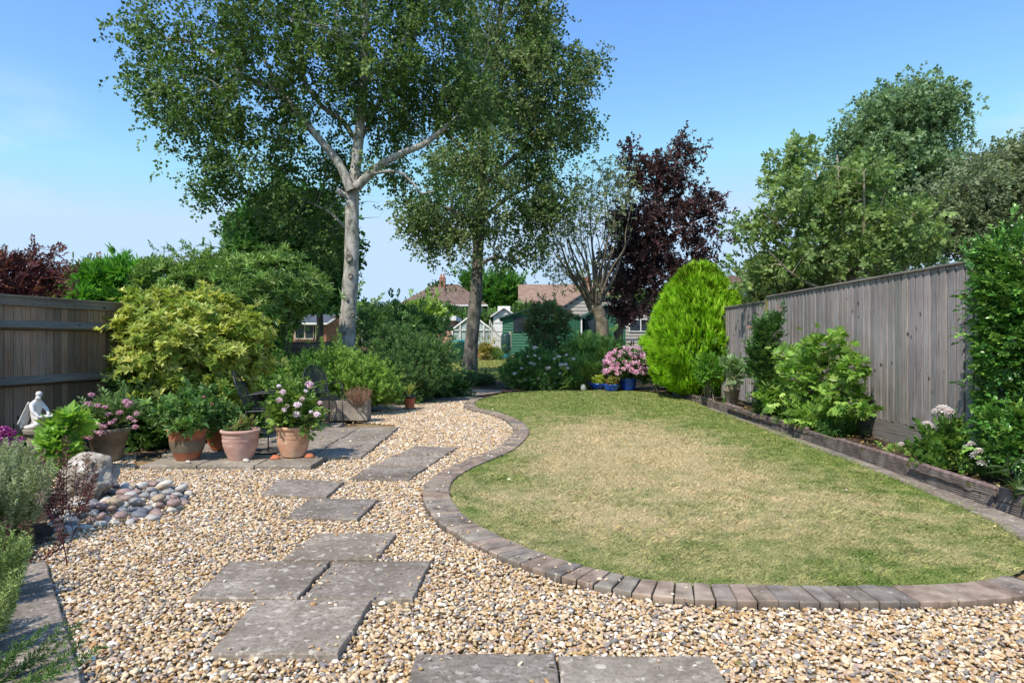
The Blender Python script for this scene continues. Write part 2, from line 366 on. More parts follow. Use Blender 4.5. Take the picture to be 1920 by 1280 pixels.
# end of edging runs off frame to the right
ext_in = np.vstack([edge, [[3.75, 4.32], [4.3, 4.45], [5.2, 4.6]]])
ext_in = smooth_poly(ext_in[::6], .03)
d = np.gradient(ext_in, axis=0); d /= np.linalg.norm(d, axis=1)[:, None]; nr = np.stack([d[:, 1], -d[:, 0]], 1)
if np.mean(np.sum(nr[:800] * (ext_in[:800] - cen), 1)) < 0: nr = -nr
k = 15; nr = np.stack([np.convolve(np.pad(nr[:, i], k, 'edge'), np.ones(2*k+1)/(2*k+1), 'valid') for i in (0, 1)], 1)
nr /= np.linalg.norm(nr, axis=1)[:, None]
s = np.concatenate([[0], np.cumsum(np.linalg.norm(np.diff(ext_in, axis=0), axis=1))])
so = np.concatenate([[0], np.cumsum(np.linalg.norm(np.diff(ext_in + nr * BW, axis=0), axis=1))])
sm = .5 * (s + so)
def at(t, off):
    return np.array([np.interp(t, sm, ext_in[:, 0] + nr[:, 0] * off), np.interp(t, sm, ext_in[:, 1] + nr[:, 1] * off)])
t = 0
while t < sm[-1] - .12:
    w = .103 + random.uniform(-.004, .004); z = .044 + random.uniform(-.0025, .0025); gap = .006 + random.random() * .005
    j = lambda: random.uniform(-.004, .004)
    A, B, C_, D = at(t + gap, .0) + j(), at(t + w, .0) + j(), at(t + w, BW) + j(), at(t + gap, BW) + j()
    tint = random.choice([(1, 1, 1), (1.1, .95, .92), (.85, .85, .9), (1.12, 1.02, .98), (.92, .88, .9), (1.2, 1.05, .98)]); v = random.uniform(.85, 1.12); tint = tuple(x * v for x in tint)
    tl = [random.uniform(-.003, .003) for _ in range(4)]
    ctr = (A + B + C_ + D) / 4
    V = []
    for p in (A, B, C_, D): V.append((p[0], p[1], -.03))
    for p in (A, B, C_, D): V.append((p[0], p[1], z - .006))
    for p, q in zip((A, B, C_, D), tl):
        pp = p + (ctr - p) / np.linalg.norm(ctr - p) * .010; V.append((pp[0], pp[1], z + q))
    F = [(0,1,5,4),(1,2,6,5),(2,3,7,6),(3,0,4,7),(4,5,9,8),(5,6,10,9),(6,7,11,10),(7,4,8,11),(8,9,10,11)]
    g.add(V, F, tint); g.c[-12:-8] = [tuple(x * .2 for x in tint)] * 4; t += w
OUTER = np.vstack([ext_in + nr * (BW + .01)])
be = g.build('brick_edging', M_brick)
props(be, 'curved row of reddish grey bricks edging the lawn along the gravel', 'brick edging')
# mortar sheet under bricks (part)
gm = Geo()
n_ = len(ext_in)
V = [(p[0], p[1], .026) for p in ext_in] + [(p[0], p[1], .026) for p in ext_in + nr * BW * .97]
gm.add(V, [(i, i + 1, n_ + i + 1, n_ + i) for i in range(n_ - 1)])
gm.build('mortar', mat_noise('mortar', [(.3, hexc('2c281f')), (.7, hexc('4d4738'))], scale=30, rough=1), be)

# paving slabs, each a thing
GROUP_SLAB = None
def slab(quad, label, group, z0=-.03, z1=.036, mat=None, cat='paving slab'):
    quad = [np.array(q[:2]) for q in quad]; c = sum(quad) / 4
    n = 6; ring = []
    for i in range(4):
        a, b = quad[i], quad[(i + 1) % 4]; nrm_ = np.array([(b - a)[1], -(b - a)[0]]); nrm_ /= np.linalg.norm(nrm_) + 1e-9
        for k_ in range(n): ring.append(a + (b - a) * k_ / n + (nrm_ * random.uniform(-.005, .005) if k_ else 0))
    g = Geo(); ring = [r - c for r in ring]; m = len(ring)
    V = [(r[0], r[1], z0) for r in ring] + [(r[0], r[1], z1 - .007) for r in ring] + [(r[0] * .985, r[1] * .985, z1 + random.uniform(-.0015, .0015)) for r in ring]
    F = [(i, (i + 1) % m, m + (i + 1) % m, m + i) for i in range(m)] + [(m + i, m + (i + 1) % m, 2*m + (i + 1) % m, 2*m + i) for i in range(m)] + [tuple(range(2 * m, 3 * m))]
    o = g.add(V, F).build('paving_slab', mat or M_slab); o.location = (c[0], c[1], 0)
    poly = [c + r for r in ring]; SLABS.append(np.array([c + r for r in ring])); return props(o, label, cat, group, 'thing')
SLABS = []
def rect(x0, x1, y0, y1, sh=0): return [(x0, y0), (x1, y0), (x1 + sh, y1), (x0 + sh, y1)]
gs = 'stepping slabs set in the gravel'
def q(*a): return [G(x, y, .042) for x, y in a]
slab(q((391,1222),(633,1222),(697,1121),(480,1121)), 'large square stepping slab just in front of the pair of slabs', gs)
slab(q((357,1117),(557,1118),(619,1049),(432,1049)), 'left slab of the side by side pair in the gravel', gs)
slab(q((567,1118),(774,1119),(808,1049),(627,1049)), 'right slab of the side by side pair in the gravel', gs)
slab(q((529,1045),(706,1045),(743,997),(592,997)), 'stepping slab touching the back of the side by side pair', gs)
slab(q((537,967),(670,971),(709,934),(581,932)), 'stepping slab standing alone between two rows of slabs in the gravel', gs)
slab(q((490,924),(612,929),(646,900),(524,896)), 'pale brownish stepping slab nearest the row of flower pots', gs)
slab(q((658,894),(767,897),(802,873),(700,870)), 'front slab of the diagonal run of three beside the brick curve', gs)
slab(q((706,868),(804,871),(832,853),(742,851)), 'middle slab of the diagonal run of three beside the brick curve', gs)
slab(q((748,849),(834,851),(858,837),(778,835)), 'back slab of the diagonal run of three beside the brick curve', gs)
slab(rect(-.42, .185, 2.20, 2.86), 'cut off slab at the bottom edge of the photo, left one of two', gs)
slab(rect(.20, .86, 2.20, 2.84), 'cut off slab at the bottom edge of the photo, right one of two', gs, mat=M_slab2)
# patio slabs under pots and chairs
gp = 'patio slabs under the pots and chairs'
for i in range(3):
    x0 = -4.05 + i * .625
    slab(rect(x0, x0 + .61, 7.12, 7.86), ['patio slab under the two toned terracotta pot', 'patio slab under the pinkish terracotta pot', 'raised corner patio slab under the pale terracotta pot'][i], gp, z1=.05, mat=M_slab2)
pl = ['on the side nearest the stepping slabs', 'in the second row from the stepping slabs', 'in the third row from the stepping slabs', 'under the metal chairs', 'farthest from the stepping slabs']
yl = ['front', 'second', 'third', 'fourth', 'fifth']
for r_ in range(5):
    for c_ in range(4):
        if c_ == 0 and r_ == 4: continue
        x1 = -1.80 - c_ * .62 + (.0 if r_ % 2 else .02) - (r_ > 3) * .4; y0 = 7.92 + r_ * .62 - (.2 if c_ == 0 and r_ == 0 else 0)
        slab(rect(x1 - .605, x1, y0, 7.92 + (r_ + 1) * .62 - .012), f'weathered grey patio slab {pl[c_]}, {yl[r_]} one back', gp, z1=.04 + random.uniform(-.004, .004), mat=[M_slab, M_slab2][(r_ + c_) % 2])
# slabs at the lower left under the lavender
A0 = np.array([-1.64, 2.52]); A1 = np.array([-2.88, 4.04]); dd = (A1 - A0) / np.linalg.norm(A1 - A0); nl = np.array([-dd[1], dd[0]])
gl = 'slabs of the strip under the lavender'
for i, lb in enumerate(['slab at the very bottom left corner under the low lavender sprigs', 'shaded slab second from the bottom left corner beside the gravel', 'shaded slab third from the bottom left corner beside the gravel', 'narrow shaded slab at the far end of the lavender strip']):
    a = A0 + dd * (i * .56 - .25) + 0; b = A0 + dd * ((i + 1) * .56 - .262)
    slab([a + nl * 1.0, a, b, b + nl * 1.0], lb, gl, z1=.05)
# thin concrete strip between lawn and border edging
gt = 'narrow slabs between lawn and border'
yy = 4.3; i = 0
names = ['nearest the lower right corner', 'second', 'third', 'fourth', 'fifth', 'sixth', 'seventh', 'eighth', 'ninth', 'tenth', 'eleventh', 'twelfth', 'thirteenth', 'fourteenth']
while yy < 13.5 and i < 14:
    f = lambda y: np.interp(y, [4.3, 4.9, 6, 8, 12, 14], [3.45, 3.66, 3.80, 3.90, 4.0, 4.05]); e = lambda y: np.interp(y, [4, 6, 8, 12, 16], [3.90, 3.99, 4.04, 4.10, 4.16])
    y1 = yy + .66
    slab([(f(yy), yy), (e(yy), yy), (e(y1), y1 - .01), (f(y1), y1 - .01)], f'narrow concrete slab between lawn and border edging, {names[i]}' + ('' if i == 0 else ' from the near end'), gt, z1=.03, mat=M_slab)
    yy = y1; i += 1

# gravel stones: one mass, instanced stones on scattered points
GRAVEL = np.array([(-4.4, 2.2), (7.5, 2.2), (7.5, 4.6)] + [tuple(p) for p in OUTER[::-1][::8]] + [(-.85, 15.6), (-1.9, 15.0), (-2.6, 13.6), (-2.9, 11.4), (-1.9, 10.9), (-1.78, 7.9), (-2.15, 7.9), (-2.15, 7.1), (-4.1, 7.1), (-4.6, 8.0), (-5.4, 7.6), (-5.0, 5.0)])
def scatter_gravel():
    P_ = []
    for (y0, y1, st) in [(2.2, 5, .0178), (5, 8, .0205), (8, 16, .026)]:
        xs = np.arange(-5.4, 7.5, st); yv = np.arange(y0, y1, st); X, Y = np.meshgrid(xs, yv)
        X = X.ravel() + rng.uniform(-.55, .55, X.size) * st; Y = Y.ravel() + rng.uniform(-.55, .55, Y.size) * st
        vis = np.abs(X) < Y * .80 + 1.7
        X, Y = X[vis], Y[vis]; k = inside(GRAVEL, X, Y); X, Y = X[k], Y[k]
        k = X < 7.2; X, Y = X[k], Y[k]
        P_.append(np.stack([X, Y, np.full(len(X), st)], 1))
    A = np.vstack(P_)
    keep = np.ones(len(A), bool)
    for sl in SLABS:
        bb0, bb1 = sl.min(0), sl.max(0); c = np.where((A[:, 0] > bb0[0] - .02) & (A[:, 0] < bb1[0] + .02) & (A[:, 1] > bb0[1] - .02) & (A[:, 1] < bb1[1] + .02))[0]
        keep[c[inside(sl, A[c, 0], A[c, 1])]] = False
    return A[keep]
A = scatter_gravel(); N = len(A); print('gravel stones', N)
strays = []
for sl in SLABS:
    c_ = sl.mean(0)
    for _ in range(16 if c_[1] < 7 else 5):
        p_ = sl[random.randrange(len(sl))] * (f_ := random.uniform(.72, .98)) + c_ * (1 - f_) + np.array([random.gauss(0, .02), random.gauss(0, .02)])
        if inside(sl, np.array([p_[0]]), np.array([p_[1]]))[0] and p_[0] < 1.5: strays.append((p_[0], p_[1], .012 + .006 * random.random()))
for _ in range(260):
    k_ = random.randrange(len(ext_in) - 60); p_ = ext_in[k_] + nr[k_] * random.uniform(.03, .23)
    strays.append((p_[0], p_[1], .0125 + .005 * random.random()))
n_st = len(strays); A = np.vstack([A, np.array(strays)]); N = len(A)
me = bpy.data.meshes.new('gravel'); me.vertices.add(N)
co = np.zeros((N, 3), np.float32); co[:, :2] = A[:, :2]; co[:, 2] = rng.uniform(-.010, .012, N) + .004 + .006 * np.sin(A[:, 0] * 3.1 + np.sin(A[:, 1] * 2.3)) * np.sin(A[:, 1] * 2.7); co[-n_st:, 2] = .042; co[-260:, 2] = .049
me.vertices.foreach_set('co', co.ravel())
a_s = me.attributes.new('scl', 'FLOAT_VECTOR', 'POINT'); a_r = me.attributes.new('rot', 'FLOAT_VECTOR', 'POINT')
S = np.stack([rng.uniform(.75, 1.3, N), rng.uniform(.5, .9, N), rng.uniform(.35, .65, N)], 1) * (A[:, 2:3] * .66) * rng.lognormal(0, .22, N)[:, None]
Rr = np.stack([rng.normal(0, .35, N), rng.normal(0, .35, N), rng.uniform(0, 6.28, N)], 1)
a_s.data.foreach_set('vector', S.astype(np.float32).ravel()); a_r.data.foreach_set('vector', Rr.astype(np.float32).ravel())
m, nt, out = nmat('gravel_stone'); oi = nn(nt, 'ShaderNodeObjectInfo')
cst = [(0, 'b5966c'), (.09, 'ccae86'), (.2, 'dcc8aa'), (.32, 'c0a688'), (.42, 'a8968a'), (.50, '938b86'), (.57, 'd3b890'), (.66, 'e6dac8'), (.74, 'b48b61'), (.80, 'cfbba0'), (.88, '84807e'), (.92, 'c0a694'), (.97, 'ede5da')]
c = ramp(nt, oi.outputs['Random'], [(p, hexc(h)) for p, h in cst], 'CONSTANT')
v = coords(nt); f = noise(nt, v, 1.6, 3); c = mixc(nt, 1.0, c, ramp(nt, f, [(.3, (.82, .80, .76)), (.7, (1.12, 1.12, 1.12))]), 'MULTIPLY')
p = nn(nt, 'ShaderNodeBsdfPrincipled', i_Roughness=.8); p.inputs['Specular IOR Level'].default_value = .2; nt.links.new(c, p.inputs['Base Color']); nt.links.new(p.outputs[0], out.inputs[0]); M_stone = m
me.materials.append(M_stone)
go = bpy.data.objects.new('gravel', me); COL.objects.link(go); props(go, 'tan and cream pea gravel covering the ground round the stepping slabs', 'gravel', kind='stuff')
ng = bpy.data.node_groups.new('scatter_stones', 'GeometryNodeTree')
ng.interface.new_socket('Geometry', in_out='INPUT', socket_type='NodeSocketGeometry'); ng.interface.new_socket('Geometry', in_out='OUTPUT', socket_type='NodeSocketGeometry')
gi = ng.nodes.new('NodeGroupInput'); gout = ng.nodes.new('NodeGroupOutput')
ico = ng.nodes.new('GeometryNodeMeshIcoSphere'); ico.inputs['Radius'].default_value = 1.0; ico.inputs['Subdivisions'].default_value = 2
smn = ng.nodes.new('GeometryNodeSetShadeSmooth'); smt = ng.nodes.new('GeometryNodeSetMaterial'); smt.inputs['Material'].default_value = M_stone
iop = ng.nodes.new('GeometryNodeInstanceOnPoints')
def na(name):
    n = ng.nodes.new('GeometryNodeInputNamedAttribute'); n.data_type = 'FLOAT_VECTOR'; n.inputs['Name'].default_value = name; return n.outputs[0]
L = ng.links.new
L(gi.outputs[0], iop.inputs['Points']); L(ico.outputs[0], smn.inputs[0]); L(smn.outputs[0], smt.inputs[0]); L(smt.outputs[0], iop.inputs['Instance'])
L(na('rot'), iop.inputs['Rotation']); L(na('scl'), iop.inputs['Scale']); L(iop.outputs[0], gout.inputs[0])
md = go.modifiers.new('stones', 'NODES'); md.node_group = ng

# ------------------------------------------------------------------ leaf templates  (V, tris, leaf random value per vertex)
def norm(a): return a / (np.linalg.norm(a, axis=-1, keepdims=True) + 1e-9)
T_DIA = (np.array([(0,0,0),(.5,.42,.08),(0,1,-.05),(-.5,.42,.08)], float), np.array([(0,1,2),(0,2,3)]))
T_OVAL = (np.array([(0,0,0),(.42,.28,.06),(.5,.58,.05),(0,1,-.12),(-.5,.58,.05),(-.42,.28,.06),(0,.45,0)], float), np.array([(0,1,6),(1,2,6),(2,3,6),(3,4,6),(4,5,6),(5,0,6)]))
T_NEEDLE = (np.array([(-.5,0,0),(.5,0,0),(0,1,.0)], float), np.array([(0,1,2)]))
T_LOBE = (np.array([(0,0,0),(.28,.08,.02),(.62,.30,.0),(.34,.42,.04),(.5,.78,-.02),(.16,.68,.04),(0,1,-.06),(-.16,.68,.04),(-.5,.78,-.02),(-.34,.42,.04),(-.62,.30,0),(-.28,.08,.02),(0,.4,-.03)], float),
          np.array([(i, i + 1, 12) for i in range(11)] + [(11, 0, 12)]))
T_BLADE = (np.array([(-.5,0,0),(.5,0,0),(-.4,.4,.10),(.4,.4,.10),(-.22,.75,.02),(.22,.75,.02),(0,1,-.16)], float), np.array([(0,1,3),(0,3,2),(2,3,5),(2,5,4),(4,5,6)]))
def scat(T, pos, Y, N, w, l, lid=None):
    "instances of template T at pos: Y = along leaf, N = approx normal"
    TV, TF = T[0], T[1]; pos = np.atleast_2d(pos); n = len(pos); Y = norm(np.atleast_2d(Y)); N = np.atleast_2d(N)
    X = norm(np.cross(Y, N)); Z = np.cross(X, Y)
    w = np.broadcast_to(np.asarray(w, float), (n,)); l = np.broadcast_to(np.asarray(l, float), (n,))
    V = pos[:, None] + X[:, None] * (TV[None, :, 0:1] * w[:, None, None]) + Y[:, None] * (TV[None, :, 1:2] * l[:, None, None]) + Z[:, None] * (TV[None, :, 2:3] * l[:, None, None])
    F = TF[None] + (np.arange(n) * len(TV))[:, None, None]
    if len(T) > 2: L_ = np.broadcast_to(T[2], (n, len(TV)))
    else: L_ = np.repeat(rng.random(n)[:, None], len(TV), 1)
    return V.reshape(-1, 3), F.reshape(-1, 3), L_.reshape(-1)
def rdir(n, zb=0.0):
    d = rng.normal(size=(n, 3)); d = norm(d); d[:, 2] += zb; return norm(d)
def sprig(kind, n=9, leaf=T_OVAL, lw=.35, ll=.5):
    "a unit twig along +Y (length 1) with leaves; N is +Z"
    if kind == 'whorl':
        a = np.arange(n) * 2.4; el = rng.uniform(.15, 1.0, n)
        Y = np.stack([np.cos(a) * np.cos(el), np.sin(el), np.sin(a) * np.cos(el)], 1); pos = np.zeros((n, 3)) + Y * .05; pos[:, 1] += rng.uniform(0, .35, n)
        N = np.cross(Y, np.cross(np.array([0, 1., 0]), Y)) ; N = -N + 1e-3
        N = norm(np.array([[0, 1., 0]]) - Y * Y[:, 1:2])
        return scat(leaf, pos, Y, N, lw, ll * rng.uniform(.7, 1.1, n))
    if kind == 'alt':
        t = np.linspace(.1, 1, n); sgn = np.where(np.arange(n) % 2, 1, -1)
        Y = norm(np.stack([sgn * rng.uniform(.6, 1.2, n), rng.uniform(.3, .9, n), rng.uniform(-.3, .4, n)], 1)); Y[-1] = (0, 1, 0)
        pos = np.stack([np.zeros(n), t * .9, np.zeros(n)], 1); N = norm(np.array([[0, 0, 1.]]) + rng.normal(0, .35, (n, 3)))
        return scat(leaf, pos, Y, N, lw * rng.uniform(.7, 1.1, n), ll * rng.uniform(.7, 1.1, n))
    if kind == 'loose':
        t = np.linspace(.08, 1, n); bend = np.stack([.18 * np.sin(t * 3 + rng.random() * 6), t * .9, -.15 * t ** 2 + .1 * np.sin(t * 4)], 1)
        a = rng.uniform(0, 6.28, n); Y = norm(np.stack([np.cos(a) * .8, rng.uniform(.1, .9, n), np.sin(a) * .8], 1)); N = rdir(n)
        return scat(leaf, bend + Y * .04, Y, N, lw * rng.uniform(.7, 1.2, n), ll * rng.uniform(.7, 1.2, n))
    if kind == 'fan':
        a = np.linspace(-1.0, 1.0, n) + rng.normal(0, .08, n)
        Y = np.stack([np.sin(a), np.cos(a), rng.normal(0, .15, n)], 1); pos = np.stack([np.sin(a) * .08, .25 * rng.random(n), np.zeros(n)], 1)
        return scat(leaf, pos, Y, np.array([[0, 0, 1.]]) + rng.normal(0, .2, (n, 3)), lw, ll * (1.15 - .45 * np.abs(a)))
    if kind == 'brush':
        t = rng.random(n); a = rng.uniform(0, 6.28, n); el = rng.uniform(.35, .9, n)
        Y = np.stack([np.cos(a) * np.cos(el), np.sin(el), np.sin(a) * np.cos(el)], 1); pos = np.stack([np.zeros(n), t, np.zeros(n)], 1)
        return scat(leaf, pos, Y, rdir(n), lw, ll * (1.1 - .5 * t))
    if kind == 'tuft':
        a = rng.uniform(0, 6.28, n); el = rng.uniform(.5, 1.4, n)
        Y = np.stack([np.cos(a) * np.cos(el), np.sin(el), np.sin(a) * np.cos(el)], 1)
        N = norm(np.array([[0, 1., 0]]) - Y * Y[:, 1:2])
        return scat(leaf, np.zeros((n, 3)) + rng.normal(0, .04, (n, 3)), Y, N, lw, ll * rng.uniform(.6, 1.1, n))
def tints(n, pal, lid=None, var=.35):
    pal = np.array([hexc(p) if isinstance(p, str) else p for p in pal]); a = pal[rng.integers(0, len(pal), n)]; b = pal[rng.integers(0, len(pal), n)]; t = rng.random((n, 1))
    return (a * (1 - t) + b * t) * rng.uniform(1 - var * .5, 1 + var * .5, (n, 1))
class Foliage:
    def __init__(s): s.V = []; s.F = []; s.C = []; s.n = 0
    def add(s, T, pos, Y, N, w, l, pal, var=.35, lvar=.5):
        V, F, lid = scat(T, pos, Y, N, w, l); n = len(np.atleast_2d(pos)); c = np.repeat(tints(n, pal, var=var), len(T[0]), 0)
        c = c * (1 + lvar * (lid[:, None] - .5)); s.V.append(V); s.F.append(F + s.n); s.C.append(c); s.n += len(V); return s
    def build(s, name, mat, parent=None):
        return np_mesh(name, np.vstack(s.V), np.vstack(s.F), mat, parent, np.clip(np.vstack(s.C), 0, 1))

def B(px, py, Y, rx, ry, rd=None):
    c = P(px, py, Y); k = Y / FPX; return (c, np.array([rx * k, (rd if rd else min(rx, ry) * k * 1.0), ry * k]))
def blob_points(blobs, n, inner=.55, lump=.12, zmin=None, gap=0.0, wl=.5):
    KW = rng.normal(size=(5, 3)) ; KW = KW / np.linalg.norm(KW, axis=1)[:, None] * 6.283 / (wl * rng.uniform(.7, 1.6, (5, 1))); PH = rng.uniform(0, 6.28, 5)
    w = np.array([np.prod(b[1]) ** (2 / 3) for b in blobs]); w /= w.sum()
    pos = []; nor = []; tot = 0; it = 0
    while tot < n:
        it += 1
        if it > 12: gap = 0
        if it > 25: zmin = None
        if it > 40: inner *= .9
        k = rng.choice(len(blobs), n, p=w); Cc = np.array([blobs[i][0] for i in k]); Rd = np.array([blobs[i][1] for i in k])
        dd_ = rdir(n); r = (inner ** 3 + rng.random(n) * (1 - inner ** 3)) ** (1 / 3)
        r = r * (1 + lump * np.sin(dd_[:, 0] * 9 + k) * np.cos(dd_[:, 2] * 8 + k * 2) + rng.normal(0, lump * .4, n))
        p_ = Cc + dd_ * Rd * r[:, None]; ok = np.ones(n, bool)
        for j, b in enumerate(blobs):
            q_ = np.linalg.norm((p_ - b[0]) / b[1], axis=1); ok &= ~((q_ < inner * .85) & (k != j))
        if zmin is not None: ok &= p_[:, 2] > zmin
        if gap: ok &= np.sin(p_ @ KW.T + PH).sum(1) / 1.58 > -1.6 + 2.0 * gap
        pos.append(p_[ok]); nor.append(norm((dd_ / Rd))[ok]); tot += ok.sum()
    return np.vstack(pos)[:n], np.vstack(nor)[:n]

def curve_pts(a, b, bend, M=6):
    t = np.linspace(0, 1, M)[None, :, None]; c = (a + b) / 2 + bend
    return (1 - t) ** 2 * a[:, None] + 2 * t * (1 - t) * c[:, None] + t ** 2 * b[:, None]
class Wood:
    def __init__(s): s.V = []; s.F = []; s.n = 0; s.nodes = np.zeros((0, 3)); s.rad = np.zeros(0)
    def raw(s, V, F): s.V.append(V); s.F.append(F + s.n); s.n += len(V)
    def limb(s, pts, rads, sides=12, wob=.0, reg=True):
        p_ = smooth_poly(pts, max(.05, np.mean(rads) * .8)); t = np.linspace(0, 1, len(p_)); r = np.interp(t, np.linspace(0, 1, len(rads)), rads)
        if wob: r = r * (1 + wob * np.sin(t * 40 + random.random() * 6)) ; p_ = p_ + rng.normal(0, 1, p_.shape) * r[:, None] * wob * .4
        V, F = tube_arrays(p_[None], r[None], sides); s.raw(V, F)
        if reg: s.nodes = np.vstack([s.nodes, p_[::2]]); s.rad = np.concatenate([s.rad, r[::2]])
    def twigs(s, tgt, up=.12, rmax=.5, k=.010, sides=5, M=6, reg=True, jit=.08, bias=.35, tip=.0025):
        d2 = ((tgt[:, None] - s.nodes[None]) ** 2)
        dz = tgt[:, None, 2] - s.nodes[None, :, 2]
        dist = np.sqrt(d2.sum(2)) + np.maximum(0, -dz) * bias
        j = dist.argmin(1); a = s.nodes[j]; L_ = np.linalg.norm(tgt - a, axis=1)
        bend = np.stack([np.zeros(len(tgt)), np.zeros(len(tgt)), up * L_], 1) + rng.normal(0, 1, tgt.shape) * (jit * L_)[:, None]
        C_ = curve_pts(a, tgt, bend, M); r0 = np.minimum(s.rad[j] * rmax, tip + k * L_)
        rr = r0[:, None] * np.linspace(1, .25, M)[None] + tip * .4
        V, F = tube_arrays(C_, rr, sides); s.raw(V, F)
        if reg:
            s.nodes = np.vstack([s.nodes, C_[:, 2:].reshape(-1, 3)]); s.rad = np.concatenate([s.rad, rr[:, 2:].reshape(-1)])
        return C_
    def build(s, name, mat, parent): return np_mesh(name, np.vstack(s.V), np.vstack(s.F), mat, parent, smooth=True)

def tree(name, base, label, cat, limbs, blobs, levels, sp, pal, mat_b, mat_l=None, n_sp=3, size=(.3, .3), droop=.3, out=.5, spread=.25, group=None, inner=.35, up=.12, leafN=None, lump=.15, k=.010, skip=0, sides=12, wob=.03, trunk_name='trunk', gap=.45, wl=1.3):
    root = empty(name, base, label, cat, group); base = np.array(base, float)
    W = Wood()
    for pts, rads in limbs: W.limb([np.array(p_) - base for p_ in pts], rads, sides, wob)
    ms = np.mean(size) * .35 + spread * .6; bl = [(b[0] - base, np.maximum(b[1] - ms, b[1] * .55)) for b in blobs]
    for n in levels[:-1]:
        t, _ = blob_points(bl, n, inner * .6, lump); W.twigs(t, up, k=k)
    t, nr_ = blob_points(bl, levels[-1], inner, lump, gap=gap, wl=wl); C_ = W.twigs(t, up * .6, k=k, reg=False, sides=4, M=5)
    W.build(trunk_name, mat_b, root)
    # foliage: sprigs along the outer half of each twig and around its tip
    fo = Foliage(); m = len(t); keep = np.arange(m) >= skip
    for i in range(n_sp):
        u = rng.uniform(.55, 1, m); seg = C_[:, 3] * (1 - u[:, None]) + C_[:, 4] * u[:, None]
        pos = seg + rng.normal(0, spread, (m, 3)) * np.array([1, 1, .8])
        Y = norm(nr_ * out + rdir(m) * .7 + np.array([0, 0, -droop])); N = norm(rdir(m) + np.array([0, 0, 1.2]))
        sz = rng.uniform(*size, m) if size[0] != size[1] else np.full(m, size[0])
        fo.add(sp[i % len(sp)], pos[keep], Y[keep], N[keep], sz[keep], sz[keep], pal)
    fo.build('crown', mat_l or M_leaf, root); return root

def shrub(name, base, label, cat, blobs, n, sp, pal, size=(.12, .2), mat_l=None, up=.5, out=.8, stems=14, stem_mat=None, inner=.6, lump=.15, group=None, flowers=None, stem_r=.010, parts=('foliage', 'stem'), rand=.45, fill=.25, root=None, zmin=.02, gap=.4, wl=None):
    own = root is None
    root = root or empty(name, base, label, cat, group); base = np.array(base, float)
    ms = np.mean(size) * .55; bl = [(b[0] - base, np.maximum(b[1] - ms, b[1] * .5)) for b in blobs]
    zm = zmin - 0.0
    W = Wood(); W.nodes = np.array([[0, 0, 0.]]) ; W.rad = np.array([stem_r * 3])
    t, _ = blob_points(bl, stems, .2, .1, zm); t[:, 2] = np.maximum(t[:, 2], .05)
    st = rng.normal(0, .08, (stems, 3)) * np.array([1, 1, 0]); a = st
    C_ = curve_pts(a, t, np.stack([np.zeros(stems), np.zeros(stems), np.linalg.norm(t, axis=1) * .1], 1), 7)
    V, F = tube_arrays(C_, np.linspace(stem_r, stem_r * .35, 7)[None].repeat(stems, 0), 5); W.raw(V, F)
    W.nodes = C_[:, 2:].reshape(-1, 3); W.rad = np.full(len(W.nodes), stem_r * .6)
    t2, _ = blob_points(bl, stems * 5, .5, .1, zm); W.twigs(t2, .05, k=.006, sides=4, M=4, reg=False, tip=.0018)
    W.build(parts[1], stem_mat or M_twig, root)
    fo = Foliage(); pos, nr_ = blob_points(bl, n, inner, lump, zm, gap=gap, wl=wl or np.mean(size) * 3.2)
    Y = norm(nr_ * out + np.array([0, 0, up]) + rdir(n) * rand); N = norm(nr_ * .4 + np.array([0, 0, 1.]) + rdir(n) * .4); sz = rng.uniform(*size, n)
    strag = rng.random(n) < .05; pos[strag] += nr_[strag] * (rng.uniform(.6, 1.6, (strag.sum(), 1)) * np.mean(size)) + np.array([0, 0, .4]) * np.mean(size)
    for i, s_ in enumerate(sp):
        k_ = np.arange(n) % len(sp) == i; fo.add(s_, pos[k_], Y[k_], N[k_], sz[k_], sz[k_], pal)
    if fill:
        n2 = int(n * fill); pos, nr_ = blob_points(bl, n2, .15, .1, zm); fo.add(sp[0], pos, rdir(n2, .4), rdir(n2, .6), size[0], size[0], pal)
    fo.build(parts[0], mat_l or M_leaf, root)
    return root

SP_BIRCH = [sprig('loose', 10, T_DIA, .22, .26) for _ in range(6)]
SP_LOOSE = [sprig('loose', 11, T_DIA, .26, .36) for _ in range(5)]
SP_ALT = [sprig('alt', 9, T_OVAL, .22, .42) for _ in range(3)]
SP_ALTD = [sprig('alt', 10, T_DIA, .26, .42) for _ in range(3)]
SP_WHORL = [sprig('whorl', 9, T_OVAL, .24, .8) for _ in range(3)]
SP_WHORL_T = [sprig('whorl', 10, T_DIA, .17, .95) for _ in range(3)]
SP_FAN = [sprig('fan', 9, T_DIA, .17, .9) for _ in range(3)]
SP_BRUSH = [sprig('brush', 40, T_NEEDLE, .035, .26) for _ in range(3)]
SP_BRUSHF = [sprig('brush', 26, T_DIA, .06, .36) for _ in range(3)]
SP_TUFT = [sprig('tuft', 12, T_BLADE, .08, 1.0) for _ in range(3)]
SP_LOBE = [T_LOBE]
